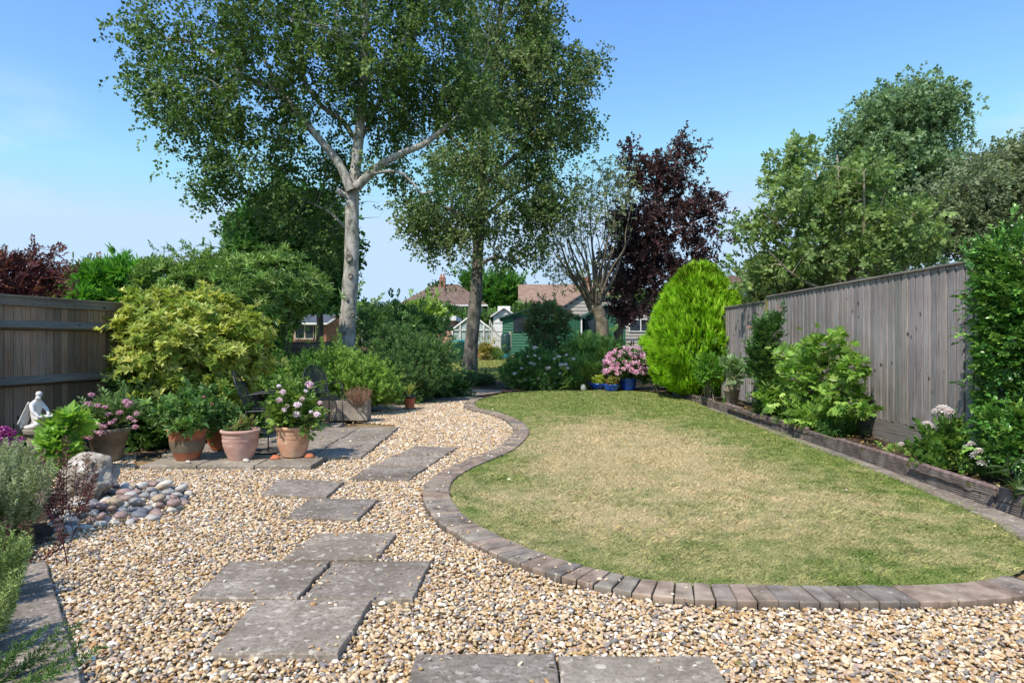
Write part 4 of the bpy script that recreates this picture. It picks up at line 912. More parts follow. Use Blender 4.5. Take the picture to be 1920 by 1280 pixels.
# pink cushion flowers in grey pot
base = np.array([-4.74, 7.68, .36])
rt = shrub('potted_plant', base, 'feathery potted plant with many dusty pink flower heads beside the statue', 'potted plant', [B(200, 785, 7.68, 42, 30), B(235, 780, 7.7, 30, 26), B(180, 790, 7.6, 28, 26), B(215, 765, 7.7, 30, 22)], 360, [sprig('brush', 22, T_DIA, .08, .35), sprig('alt', 9, T_OVAL, .2, .4)], ['6c8a50', '57753f', '88a36a'], size=(.11, .19), stems=16, stem_r=.004, inner=.3, zmin=-.05, stem_mat=M_stem)
fl = [(171,740,.030),(150,768,.036),(166,757,.034),(140,770,.034),(183,760,.030),(197,763,.026),(236,752,.034),(243,756,.034),(238,761,.024),(224,773,.030),(204,777,.030),(243,783,.028),(163,785,.022),(209,792,.032),(193,799,.040),(190,812,.036),(182,797,.036),(165,803,.036),(187,810,.026),(158,818,.028),(256,775,.028),(254,800,.030),(215,787,.022),(168,820,.03),(252,789,.022)]
pts = [P(x, y, 7.36 + random.uniform(-.08, .1)) - base for x, y, _ in fl]
flower_heads(rt, pts, [f[2] * 1.25 for f in fl], ['dba0b4', 'e9bccb', 'cf8ba3', 'f0d3da'], n_pet=46, squash=.65); flower_stems(rt, (0, 0, 0), pts, .003)
# magenta hydrangea at the frame edge
base = G(5, 885); 
rt = shrub('hydrangea', base, 'magenta hydrangea at the left frame edge', 'hydrangea', [B(5, 845, 6.9, 40, 34), B(-20, 830, 6.9, 30, 34)], 160, [sprig('whorl', 7, T_OVAL, .5, .8)], ['3f5a2c', '55743a', '2f4823'], size=(.10, .16), stems=8, stem_r=.006)
fl = [(8,807,.06),(22,812,.05),(5,835,.06),(28,830,.06),(38,824,.045),(20,840,.055),(0,820,.06),(34,845,.04),(-12,828,.06),(12,828,.06)]
pts = [P(x, y, 6.72 + random.uniform(-.08, .08)) - base for x, y, _ in fl]; flower_heads(rt, pts, [f[2] for f in fl], ['a83a8c', 'c45aa6', '8a2a76', 'd583b8'], n_pet=90, squash=.75)
# big lime green leaves in front of statue
base = G(112, 885)
shrub('broad_leaf_plant', base, 'bright lime green plant with big pointed leaves in front of the statue', 'plant', [B(115, 815, 6.9, 46, 26), B(140, 795, 6.9, 30, 22), B(105, 835, 6.85, 44, 26), B(120, 860, 6.8, 32, 22)], 56, [sprig('whorl', 6, T_OVAL, .42, .95)], ['76a23c', '8ab548', '628a34', '9cc25c'], size=(.13, .20), stems=8, stem_r=.006, inner=.3, stem_mat=M_stem, up=.9, fill=.2)
# ------------------------------------------------------------------ statue
M_stone_w = mat_noise('white_stone', [(.3, hexc('b9b2ad')), (.6, hexc('e3dfdb')), (.8, hexc('f2f0ec'))], scale=14, rough=.75, bstr=.3, bdist=.002)
def skinned(name, verts, edges, radii, mat, parent, sub=2, loc=None):
    m = bpy.data.meshes.new(name); m.from_pydata([tuple(v) for v in verts], edges, []); m.update(); m.materials.append(mat)
    o = bpy.data.objects.new(name, m); COL.objects.link(o)
    sk = o.modifiers.new('skin', 'SKIN'); sk.use_smooth_shade = True
    if not m.skin_vertices: m.attributes.new('x', 'FLOAT', 'POINT')
    try: lay = m.skin_vertices[0].data
    except Exception:
        bpy.context.view_layer.objects.active = o; bpy.ops.mesh.customdata_skin_add(); lay = m.skin_vertices[0].data
    for i, r_ in enumerate(radii): lay[i].radius = (r_, r_) if not isinstance(r_, tuple) else r_; lay[i].use_root = (i == 0)
    ss = o.modifiers.new('sub', 'SUBSURF'); ss.levels = sub; ss.render_levels = sub
    if parent: o.parent = parent
    if loc is not None: o.location = tuple(loc)
    return o
sp_ = P(72, 800, 7.05); st = empty('garden_statue', (sp_[0], sp_[1], .46), 'white stone statue of a bowed kneeling figure holding a shell bowl', 'statue')
# figure faces +X / camera side, kneeling and bowed over a bowl
V = [(-.02,0,.06),(-.03,0,.12),(-.025,-.01,.19),(-.01,-.015,.245),(.015,-.02,.285),(.038,-.03,.315),      # 0 pelvis .. 3 chest 4 neck 5 head
     (-.012,-.065,.235),(.03,-.085,.17),(.085,-.07,.125),                                                 # right arm
     (-.012,.045,.235),(.035,.06,.18),(.085,.035,.13),                                                    # left arm
     (.07,-.05,.055),(-.03,-.06,.02),(.07,.05,.05),(-.03,.06,.02),(.062,-.04,.328),(-.10,-.06,.018),(-.10,.06,.018)]
E = [(0,1),(1,2),(2,3),(3,4),(4,5),(3,6),(6,7),(7,8),(3,9),(9,10),(10,11),(0,12),(12,13),(0,14),(14,15),(13,17),(15,18)]
Vv = [v for i, v in enumerate(V) if i != 16]; mp_ = {i: (i if i < 16 else i - 1) for i in range(19)}
E = [(mp_[a], mp_[b]) for a, b in E]
rad = [.055,.045,.046,.048,.020,.034,.024,.018,.013,.024,.018,.013,.034,.028,.034,.028,.014,.014]
skinned('figure', Vv, E, rad, M_stone_w, st)
# hair bun, face, robe trailing behind, shell bowl
g = Geo(); g.lathe([(0, -.03), (.02, -.024), (.03, 0), (.02, .022), (0, .028)], 14, (.02, -.01, .335)); g.build('hair', M_stone_w, st, smooth=True)
g = Geo()
for s_ in (-1, 1):
    n1, n2 = 12, 8; V = []
    for a in range(n1):
        t = a / (n1 - 1)
        for b_ in range(n2):
            u = b_ / (n2 - 1); V.append((-.03 - .10 * t - .03 * u * t, s_ * (.02 + .055 * u), .24 - .25 * t * (1 - .15 * u) + .02 * math.sin(u * 9)))
    g.add(V, [(a * n2 + b_, a * n2 + b_ + 1, (a + 1) * n2 + b_ + 1, (a + 1) * n2 + b_) for a in range(n1 - 1) for b_ in range(n2 - 1)])
o = g.build('drapery', M_stone_w, st, smooth=True); s_ = o.modifiers.new('solid', 'SOLIDIFY'); s_.thickness = .012
g = Geo(); V = []; n1, n2 = 7, 26
for a in range(n1):
    for b_ in range(n2): th = 2 * math.pi * b_ / n2; rr_ = .012 + .075 * a / (n1 - 1) * (1 + .08 * math.cos(th * 9)); V.append((.125 + rr_ * math.cos(th), -.02 + rr_ * math.sin(th), .085 + .045 * (a / (n1 - 1)) ** 1.8))
g.add(V, [(a * n2 + b_, a * n2 + (b_ + 1) % n2, (a + 1) * n2 + (b_ + 1) % n2, (a + 1) * n2 + b_) for a in range(n1 - 1) for b_ in range(n2)]); o = g.build('shell_bowl', M_stone_w, st, smooth=True); s_ = o.modifiers.new('solid', 'SOLIDIFY'); s_.thickness = .008
st.scale = (1.12,) * 3; st.rotation_euler = (0, 0, R(-12))
g = Geo(); g.lathe([(0, 0), (.17, 0), (.17, .03), (.13, .06), (.115, .38), (.15, .42), (.16, .46), (0, .46)], 24); o = g.build('plinth', mat_terra('plinth_stone', '77705f', '958d7c', 'aaa291'), smooth=False, bevel=.004)
o.location = (sp_[0] + .02, sp_[1], 0); props(o, 'round grey stone plinth carrying the white statue', 'plinth')

# ------------------------------------------------------------------ lavender / rosemary clumps, maroon stems
def clump(name, x, y, z, n, h, spr, label, cat, pal, sp, ss=.16, mat_s=None, lean=.5, ss2=None, bl_bias=(0, 0)):
    root = empty(name, (x, y, z), label, cat); a = rng.uniform(0, 6.28, n); rr_ = np.sqrt(rng.random(n)); tips = np.stack([np.cos(a) * rr_ * spr + bl_bias[0] * rr_, np.sin(a) * rr_ * spr + bl_bias[1] * rr_, h * (1 - .35 * rr_) * rng.uniform(.7, 1.1, n)], 1)
    b0 = np.stack([np.cos(a) * rr_ * spr * .35, np.sin(a) * rr_ * spr * .35, np.zeros(n)], 1); C_ = curve_pts(b0, tips, np.stack([np.zeros(n), np.zeros(n), np.full(n, -.02)], 1) + np.stack([np.cos(a) * rr_, np.sin(a) * rr_, 0 * a], 1) * .06, 9)
    V, F = tube_arrays(C_, np.linspace(.004, .0015, 9)[None].repeat(n, 0), 4); np_mesh('stem', V, F, mat_s or M_stem, root, smooth=True)
    fo = Foliage()
    for j in range(2, 9):
        d_ = norm(C_[:, min(j, 8)] - C_[:, j - 1]); fo.add(sp[j % len(sp)], C_[:, j - 1] + rng.normal(0, .006, (n, 3)), d_ + rdir(n) * .18, rdir(n), ss, ss, pal, var=.4)
    fo.build('foliage', M_needle, root); return root
SPL = [sprig('brush', 26, T_DIA, .055, .36) for _ in range(4)]
pal_lav = ['869468', '98a67c', '717f54', 'a9b28c']
clump('lavender', -2.40, 2.80, .03, 60, .40, .25, 'grey green needle leaved shrub at the bottom left, nearest the camera', 'shrub', ['7f9350', '93a566', '6b8048', 'a6b47c'], SPL, .10)
clump('lavender', -2.80, 3.42, .03, 62, .42, .24, 'bright green lavender leaning over the shaded slabs', 'shrub', ['7c9550', '8fa660', '687f46', 'a2b578'], SPL, .095)
clump('lavender', -3.52, 4.46, .05, 100, .62, .36, 'tall grey green lavender in front of the boulder at the left edge', 'shrub', pal_lav, SPL, .12)
clump('lavender', -4.30, 5.4, .05, 60, .55, .4, 'dusty grey lavender at the far left frame edge below the magenta hydrangea', 'shrub', pal_lav, SPL, .12)
clump('lavender', -2.06, 2.52, .04, 10, .16, .22, 'low dark green sprigs lying over the corner slab', 'plant', ['3f5c2e', '55743a', '6c8a4a'], SPL, .09, bl_bias=(.18, .1))
mar = clump('maroon_plant', -3.42, 5.0, .02, 13, .66, .20, 'thin maroon stemmed plant arching in front of the boulder', 'plant', ['5a343a', '6f4444', '7c5846', '5c5040'], [sprig('brush', 8, T_DIA, .10, .34)], .13, M_stem_red)
mar2 = clump('maroon_plant', -3.02, 4.12, .02, 7, .32, .20, 'low dark maroon plant hanging over the far lavender slab', 'plant', ['4a2830', '5c3838', '6b5a4a', '3c2026'], [sprig('brush', 8, T_DIA, .12, .34)], .10, M_stem_red)
# bare seed stalk beside the slabs
root = empty('dry_stalk', (-2.72, 4.0, .03), 'single bare black stalk with a fluffy dry seed head at the slab edge', 'plant'); Wd = Wood(); Wd.limb([(0, 0, 0), (-.02, 0, .12), (-.10, .02, .28), (-.16, 0, .42)], [.004, .003, .002], 5); Wd.limb([(0, 0, .08), (.04, .0, .2), (.02, -.02, .3)], [.003, .0015], 5); Wd.build('stem', M_stem_red, root)
fo = Foliage(); d_ = rdir(60); fo.add(T_NEEDLE, np.array([[-.16, 0, .42]]) + d_ * .01, d_, rdir(60), .004, .05, ['9a8b7c', '7c6a60']); fo.build('seed_head', M_needle, root)

# ------------------------------------------------------------------ metal chairs, side table
def mat_mesh(name):
    m, nt, out = nmat(name); v = coords(nt, (1, 1, 1)); 
    w1_ = nn(nt, 'ShaderNodeTexWave', wave_type='BANDS', bands_direction='DIAGONAL', i_Scale=60); nt.links.new(v, w1_.inputs[0])
    p = nn(nt, 'ShaderNodeBsdfPrincipled', i_Roughness=.5); p.inputs['Base Color'].default_value = (.012, .013, .016, 1); t = nn(nt, 'ShaderNodeBsdfTransparent'); s = nn(nt, 'ShaderNodeMixShader')
    nt.links.new(ramp(nt, w1_.outputs['Color'], [(.62, (.16, .16, .16)), (.75, (.9, .9, .9))]), s.inputs[0]); nt.links.new(t.outputs[0], s.inputs[1]); nt.links.new(p.outputs[0], s.inputs[2]); nt.links.new(s.outputs[0], out.inputs[0]); return m
M_mesh = mat_mesh('black_mesh')
def chair(loc, rz, label):
    "faces +X; seat .44 high"
    root = empty('metal_chair', loc, label, 'chair', 'black metal mesh chairs on the patio', rz)
    # seat dish
    def sheet(fn, nu, nv, name):
        V = [fn(a / (nu - 1), b_ / (nv - 1)) for a in range(nu) for b_ in range(nv)]; o = Geo().add(V, [(a * nv + b_, a * nv + b_ + 1, (a + 1) * nv + b_ + 1, (a + 1) * nv + b_) for a in range(nu - 1) for b_ in range(nv - 1)]).build(name, M_mesh, root, smooth=True)
        s_ = o.modifiers.new('solid', 'SOLIDIFY'); s_.thickness = .003; return o
    sheet(lambda u, v: (-.20 + .42 * u, (v - .5) * (.44 - .05 * (1 - u)), .445 - .02 * math.sin(math.pi * u) * math.sin(math.pi * v) - .03 * max(0, u - .8) * 5 * .5), 12, 10, 'seat')
    def bk(u, v):
        w = .40 * math.sqrt(max(0.02, 1 - max(0, (u - .45) / .56) ** 2.2)); return (-.21 - .20 * u - .04 * math.cos(math.pi * (v - .5)), (v - .5) * w, .47 + .48 * u)
    sheet(bk, 14, 10, 'backrest')
    g = Geo(); rim = [bk(u, 0) for u in np.linspace(0, .99, 14)] + [bk(1.0, v) for v in np.linspace(0, 1, 5)] + [bk(u, 1) for u in np.linspace(.99, 0, 14)]
    rim = smooth_poly([rim[i] for i in range(0, len(rim), 2)] + [rim[-1]], .03); g.tube(rim, .011, 8); g.build('back_frame', M_black, root, smooth=True)
    g = Geo(); rr_ = smooth_poly([(-.20, -.2, .445), (.0, -.215, .45), (.2, -.215, .43), (.225, -.12, .425), (.225, .12, .425), (.2, .215, .43), (0, .215, .45), (-.20, .2, .445)], .03); g.tube(rr_, .010, 8); g.build('seat_frame', M_black, root, smooth=True)
    for s_ in (-1, 1):
        Geo().tube(smooth_poly([(-.27, .2 * s_, .62), (-.18, .25 * s_, .66), (.02, .265 * s_, .685), (.18, .26 * s_, .665), (.235, .25 * s_, .60), (.24, .24 * s_, .44)], .03), .010, 8).build('armrest', M_black, root, smooth=True)
        Geo().tube([(.24, .24 * s_, .45), (.25, .25 * s_, .2), (.26, .26 * s_, 0)], .010, 8).build('leg', M_black, root, smooth=True)
        Geo().tube(smooth_poly([(-.21, .2 * s_, .46), (-.24, .22 * s_, .22), (-.29, .24 * s_, 0)], .05), .010, 8).build('leg', M_black, root, smooth=True)
    Geo().tube([(.24, -.24, .2), (-.24, .22, .2)], .005, 6).tube([(.24, .24, .2), (-.24, -.22, .2)], .005, 6).build('stretcher', M_black, root, smooth=True)
    return root
chair((-3.28, 8.75, .04), R(8), 'black metal mesh chair facing right behind the pinkish pot')
chair((-3.12, 10.75, .04), R(-52), 'black metal mesh chair farther back in front of the stone trough')
t = empty('side_table', (-2.98, 8.0, .05), 'small round low metal table with a ring base between the pots', 'side table')
Geo().lathe([(0, .245), (.16, .245), (.17, .25), (.17, .258), (0, .262)], 36).build('table_top', M_mesh, t, smooth=True); Geo().tube([(0, 0, 0), (0, 0, .25)], .008).build('stem', M_black, t)
g = Geo(); g.tube([(.19 * math.cos(a), .19 * math.sin(a), .01) for a in np.linspace(0, 6.283, 33)], .009, 8, cap=False)
for a in (0, 2.09, 4.19): g.tube([(0, 0, .02), (.19 * math.cos(a), .19 * math.sin(a), .01)], .005)
g.build('ring_base', M_black, t, smooth=True)

# ------------------------------------------------------------------ stone trough, small pot on stand
M_trough = mat_noise('trough_stone', [(.3, hexc('6d6459')), (.55, hexc('968b7d')), (.8, hexc('b4aa9b'))], scale=5, rough=.95, bstr=.7, bdist=.01, bscale=40)
tx = (-3.18 - 2.42) / 2; t = empty('stone_trough', (-2.86, 11.35, .03), 'rectangular pale stone planter trough behind the far chair', 'planter')
g = Geo(); g.box(-.38, .38, -.17, .17, .02, .10).box(-.38, .38, -.17, -.13, .10, .36).box(-.38, .38, .13, .17, .10, .36).box(-.38, -.34, -.13, .13, .10, .36).box(.34, .38, -.13, .13, .10, .36); g.build('trough_body', M_trough, t)
Geo().box(-.34, .34, -.13, .13, .1, .32).build('potting_soil', M_soil, t)
clump('withered_heather', -2.62, 11.2, .32, 60, .30, .24, 'withered reddish brown heather spilling over the trough', 'plant', ['a07a66', '8a5f52', 'b8957e', '74604a'], [sprig('brush', 14, T_DIA, .05, .3)], .09, M_twig)
clump('trough_plant', -3.12, 11.35, .32, 30, .18, .2, 'low green plant at the left end of the trough', 'plant', ['5f7a3a', '7d9450'], [sprig('brush', 14, T_DIA, .1, .3)], .09)
p_ = pot('flower_pot', -2.08, 13.3, .05, .115, .085, .25, M_t_or, 'small orange terracotta pot with a black rim on a low wire stand', kind='straight')
Geo().lathe([(.117, .20), (.125, .205), (.127, .25), (.122, .262), (.10, .262)], 32).build('black_rim', M_black, p_, smooth=True)
t = empty('pot_stand', (-2.08, 13.3, 0), 'low black wire stand under the small orange pot', 'pot stand'); g = Geo(); g.tube([(.13 * math.cos(a), .13 * math.sin(a), .045) for a in np.linspace(0, 6.283, 25)], .006, 6, cap=False); g.build('ring', M_black, t)
for a in (.5, 2.6, 4.7): Geo().tube([(.12 * math.cos(a), .12 * math.sin(a), .045), (.2 * math.cos(a), .2 * math.sin(a), .0)], .006, 6).build('leg', M_black, t)
def grass_plant(name, x, y, z, n, h, label, pal, w=.012, spread=.5, cat='plant', group=None):
    root = empty(name, (x, y, z), label, cat, group); a = rng.uniform(0, 6.28, n); L_ = h * rng.uniform(.6, 1.1, n); e = rng.uniform(.1, spread, n); t = np.linspace(0, 1, 6)
    hx = (e * L_)[:, None] * (t ** 1.6)[None]; hz = L_[:, None] * (t[None] - .35 * (e[:, None]) * t[None] ** 3); Cn = np.stack([np.cos(a)[:, None] * hx, np.sin(a)[:, None] * hx, hz], 2) + rng.normal(0, h * .03, (n, 1, 3)) * np.array([1, 1, 0])
    sd_ = np.stack([-np.sin(a), np.cos(a), 0 * a], 1)[:, None] * (w * (1 - t ** 1.5) + .0005)[None, :, None]; V = np.stack([Cn - sd_, Cn + sd_], 2).reshape(-1, 3); idx = np.arange(n * 12).reshape(n, 6, 2); F = np.stack([idx[:, :-1, 0], idx[:, :-1, 1], idx[:, 1:, 1], idx[:, 1:, 0]], -1).reshape(-1, 4)
    np_mesh('blades', V, F, M_leaf, root, np.repeat(tints(n, pal), 12, 0)); return root
grass_plant('spiky_plant', -2.08, 13.3, .27, 60, .36, 'spiky grassy plant in the small orange pot', ['6f8a3e', '8aa552', 'a9a25c'], .01, .8)

# ------------------------------------------------------------------ shrubs on the left
shrub('golden_shrub', (-5.3, 9.6, 0), 'large golden yellow leaved shrub beside the brown fence', 'shrub', [B(340, 660, 9.6, 110, 90, 1.0), B(300, 615, 9.7, 70, 65, .8), B(400, 590, 9.8, 60, 45, .7), B(430, 655, 9.7, 75, 65, .8), B(280, 700, 9.5, 65, 55, .6), B(300, 575, 9.8, 45, 35, .6), B(460, 640, 9.7, 45, 45, .6), B(350, 735, 9.3, 90, 45, .6), B(420, 725, 9.4, 60, 45, .5)],
      3300, SP_WHORL, ['a0ac4a', 'b8c062', '80983f', 'cdd07e', '8fa44a', '6f8c38'], size=(.10, .165), inner=.7, lump=.16, gap=.55, wl=.42, stems=26, stem_r=.018, stem_mat=M_bark, up=.6, rand=.35)
shrub('dark_shrub', (-4.9, 8.75, 0), 'low dark green bush below the golden shrub behind the pots', 'shrub', [B(290, 805, 8.6, 55, 35), B(340, 800, 8.8, 50, 35), B(410, 790, 9.0, 50, 40), B(460, 800, 9.3, 40, 32), B(265, 830, 8.4, 30, 20)], 900, SP_ALT, ['3d5c28', '4f7430', '628a38', '2d4722'], size=(.10, .16), inner=.55)
shrub('weeping_conifer', (-5.4, 8.9, 0), 'dark green feathery conifer low against the brown fence', 'shrub', [B(250, 790, 8.6, 45, 38), B(240, 730, 9.0, 30, 40)], 500, SP_FAN, ['2f4a28', '3d5f2c', '4f7034'], size=(.12, .2), inner=.55)
shrub('laurel_shrub', (-5.0, 13.5, 0), 'big dark green glossy shrub rising behind the golden one', 'shrub', [B(480, 560, 13.2, 100, 80, 1.3), B(400, 540, 13.4, 70, 55, 1.0), B(555, 545, 13.6, 58, 52, 1.0), B(430, 510, 13.6, 60, 35, .9), B(520, 515, 13.4, 60, 40, .9), B(350, 560, 13.0, 55, 50, .8), B(480, 640, 13.0, 40, 60, .8), B(300, 520, 13.2, 40, 35, .7)],
      4600, SP_WHORL_T, ['587a3a', '6d9142', '86a654', '4c6e32', '98b068'], size=(.13, .21), mat_l=M_leaf_gloss, inner=.75, lump=.16, stems=24, stem_r=.025, stem_mat=M_bark, rand=.5)
# loose twigs rising above it
root = empty('climbing_rose', (-5.6, 13.0, 0), 'straggly leafy shoots sticking up above the dark green shrub', 'plant'); Wd = Wood(); Wd.limb([np.array(p_) - np.array([-5.6, 13.0, 0]) for p_ in [(-5.6, 13, 0), (-5.9, 13, 1.6), (-6.3, 13, 2.6)]], [.02, .012], 6)
tg = np.array([P(x, y, 13 + random.uniform(-.3, .3)) for x, y in [(285,478),(305,470),(330,487),(350,470),(262,487),(390,468),(345,480),(300,490),(400,480),(370,476),(420,470)]]) - np.array([-5.6, 13.0, 0]); C_ = Wd.twigs(tg, .25, tip=.003, jit=.1); Wd.build('stem', M_twig, root)
fo = Foliage(); 
for u in (1, 2, 3, 4, 5): fo.add(SP_ALTD[0], C_[:, u] + rng.normal(0, .05, tg.shape), rdir(len(tg), .6), rdir(len(tg), 1), .2, .2, ['5f7f3a', '7c9a4c'])
fo.build('foliage', M_leaf, root)
# left, beyond the fence
shrub('bright_maple', (-9.2, 14.5, 0), 'vivid green bush showing over the left fence', 'shrub', [B(215, 530, 14.5, 55, 38, .9), B(250, 515, 14.5, 45, 32, .8), B(190, 560, 14.3, 40, 40, .8), B(240, 565, 14.3, 50, 40, .8), B(200, 620, 14.3, 60, 70, .8), B(270, 545, 14.5, 30, 30, .8)], 2000, SP_FAN, ['55902e', '68a63a', '42782a', '80b550'], size=(.2, .32), inner=.7, lump=.2, stem_mat=M_bark, stem_r=.02)
shrub('olive_bush', (-10.2, 15.5, 0), 'dull olive and brown bush behind the left fence next to the vivid green one', 'shrub', [B(145, 555, 15, 50, 40, .9), B(110, 580, 15, 50, 30, .8), B(165, 520, 17, 32, 22, .8), B(150, 620, 15, 70, 60, .9)], 1100, SP_ALTD, ['6b7a4a', '84714c', '5c6e3e', '8a8a5c'], size=(.18, .3), inner=.6, stem_mat=M_bark, stem_r=.02)
shrub('purple_shrub', (-9.3, 11.3, 0), 'dark purple leaved shrub with open arching shoots over the left fence', 'shrub', [B(20, 530, 11.3, 55, 45, .8), B(-40, 510, 11.3, 70, 60, .8), B(70, 545, 11.3, 40, 25, .6), B(0, 600, 11.3, 90, 60, .8), B(50, 500, 11.3, 30, 15, .4)], 420, SP_ALTD, ['4a2a2e', '5e3636', '3a2226', '6e4a40'], size=(.16, .26), inner=.3, lump=.3, stem_mat=M_stem_red, stem_r=.012, stems=40, fill=0)
root = empty('arching_shoots', (-9.0, 11.5, 0), 'bare reddish arching shoots rising over the left fence', 'plant'); Wd = Wood(); Wd.limb([(0, 0, 0), (0, 0, 1.0), (.1, 0, 1.9)], [.03, .02], 6)
tg = np.array([P(random.uniform(-10, 140), random.uniform(465, 560), 11.5 + random.uniform(-.4, .4)) for _ in range(110)]) - np.array([-9.0, 11.5, 0]); C_ = Wd.twigs(tg, .45, jit=.14, tip=.003); Wd.build('stem', M_stem_red, root); fo = Foliage()
for u in (3, 4, 5): fo.add(SP_ALTD[0], C_[:, u] + rng.normal(0, .04, tg.shape), rdir(len(tg), .3), rdir(len(tg), 1), .16, .16, ['5a3434', '6c4438', '46282c'])
fo.build('foliage', M_leaf, root)
shrub('feathery_shrub', (-3.3, 12.9, 0), 'bright green feathery low shrub at the foot of the birch', 'shrub', [B(665, 710, 12.7, 62, 48, .8), B(640, 690, 13, 45, 35, .7), B(700, 730, 12.7, 45, 35, .6), B(620, 725, 12.6, 45, 35, .6), B(725, 742, 12.9, 30, 22, .4)], 1700, SP_BRUSHF, ['6f9338', '82a545', '587c30', '95b45a'], size=(.16, .27), mat_l=M_needle, inner=.6, up=.9, rand=.35, lump=.1)
shrub('spreading_juniper', (-4.0, 12.3, 0), 'spreading olive juniper with arching tips beside the far chair', 'shrub', [B(560, 715, 12.0, 60, 28, .7), B(600, 690, 12.6, 50, 22, .6), B(540, 745, 11.6, 40, 22, .5), B(530, 690, 12.6, 50, 15, .5)], 620, SP_BRUSHF, ['4f7530', '67903a', '3d5f2a'], size=(.2, .34), mat_l=M_needle, inner=.4, up=.3, rand=.5)
shrub('dark_conifer', (-2.9, 15.6, 0), 'dark spreading yew between the two silver trunks', 'shrub', [B(760, 695, 15.4, 86, 55, 1.2), B(705, 660, 15.8, 50, 56, 1.0), B(800, 660, 15.6, 60, 28, .9), B(830, 655, 15.3, 40, 18, .5), B(740, 635, 15.8, 46, 28, .8), B(790, 700, 15.2, 60, 45, .9), B(740, 725, 14.9, 60, 38, .7)], 2000, SP_BRUSHF, ['48683c', '5a7e44', '3c5a32', '6f8f52'], size=(.2, .32), mat_l=M_needle, inner=.6, up=.25, rand=.55, lump=.22, stem_mat=M_bark, stem_r=.022)
shrub('crab_apple', (-3.0, 17.2, 0), 'open layered small tree behind the yew, dark green against the sky', 'tree', [B(720, 606, 17, 46, 22, .8), B(765, 606, 17, 46, 18, .8), B(690, 612, 17, 30, 22, .6), B(812, 612, 17.2, 34, 12, .6), B(740, 588, 17, 35, 10, .5)], 700, SP_ALTD, ['42623a', '527642', '688a4c'], size=(.18, .27), inner=.45, lump=.25, stem_mat=M_bark, stem_r=.035, stems=26)
shrub('yellow_green_tree', (-4.0, 30, .4), 'sunlit yellow green small tree beyond the layered dark one', 'tree', [B(798, 590, 30, 34, 20, 1.0), B(785, 585, 30, 28, 16, .9), B(818, 598, 30, 20, 12, .8), B(800, 608, 30, 36, 20, 1.0)], 900, SP_ALTD, ['8aa850', 'a0b862', '709040'], size=(.3, .44), inner=.6, stem_mat=M_bark, stem_r=.05)
# low cover along the path
for i, (x, y, lb) in enumerate([(-1.9, 16.6, 'low dark green mound by the path below the yew'), (-1.35, 20.3, 'grey green mound at the foot of the leaning grey trunk'), (-2.6, 19.0, 'spiky green mound behind the path bend')]):
    shrub('ground_mound', (x, y, gz(y)), lb, 'plant', [(np.array([x, y, gz(y) + .18]), np.array([.55, .5, .28])), (np.array([x + .5, y + .2, gz(y) + .12]), np.array([.4, .4, .2]))], 420, [SP_ALT, SP_TUFT, SP_TUFT][i], [['36552a', '4a6c34'], ['5a7048', '6f8a58'], ['4a6c34', '66863e']][i], size=(.14, .24), inner=.3, stems=8)
# ------------------------------------------------------------------ the two silver trunked trees
def pl(pts, Y): return [P(x, y, (Y if len(a) == 0 else a[0])) for x, y, *a in pts]
def rr(ws, Y): return [w / 2 / FPX * Y for w in ws]
Yb = 15.2
limbs = [([(-3.86, Yb, -.1)] + pl([(651, 690), (650, 640), (655, 560), (659, 490), (660, 430), (660, 385), (663, 345)], Yb), rr([44, 38, 34, 30, 30, 27, 26, 24], Yb)),
    (pl([(663, 350), (670, 285), (678, 200), (682, 120), (686, 20), (690, -80), (696, -190)], Yb), rr([22, 19, 16, 14, 12, 9, 5], Yb)),
    (pl([(658, 358), (640, 315), (615, 280), (585, 245), (560, 212), (538, 185), (515, 168), (470, 152), (420, 110), (370, 85), (310, 70)], Yb - .2), rr([18, 16, 14, 13, 12, 10, 8, 6, 5, 4, 2], Yb)),
    (pl([(530, 175), (500, 120), (470, 60), (450, -20), (440, -90)], Yb + .2), rr([7, 6, 5, 3.5, 2], Yb)),
    (pl([(520, 168), (480, 150, Yb - .3), (445, 150, Yb - .5), (410, 165, Yb - .6)], Yb), rr([6, 5, 4, 2], Yb)),
    (pl([(668, 265), (640, 225), (605, 200), (570, 150), (560, 90), (540, 10), (520, -80)], Yb + .8), rr([10, 9, 8, 6, 5, 3, 2], Yb)),
    (pl([(668, 352), (690, 330), (720, 305), (755, 287), (795, 270), (830, 243), (855, 222), (880, 190), (900, 165), (905, 130, Yb), (915, 95, Yb)], Yb - .3), rr([19, 16, 14, 12, 11, 9, 8, 6, 4.5, 3, 1.5], Yb)),
    (pl([(700, 325), (745, 322), (775, 345), (790, 362), (815, 358)], Yb - .5), rr([7, 6, 5, 3.5, 2], Yb)),
    (pl([(672, 270), (700, 215), (735, 150), (770, 90), (790, 20), (800, -60)], Yb + 1.0), rr([10, 8, 6, 5, 3, 2], Yb)),
    (pl([(660, 372), (640, 362), (632, 357)], Yb - .1), rr([12, 12, 10], Yb)),
    (pl([(658, 440), (620, 400), (560, 370), (500, 340)], Yb + .8), rr([7, 5, 4, 2], Yb)),
    (pl([(680, 190), (655, 130, Yb - .4), (640, 60, Yb - .7), (620, -10, Yb - .8)], Yb), rr([7, 5, 4, 2], Yb)),
    (pl([(680, 160), (730, 100, Yb - .4), (775, 60, Yb - .7), (810, 20, Yb - .8)], Yb), rr([7, 5, 4, 2], Yb))]
D1 = 1.5
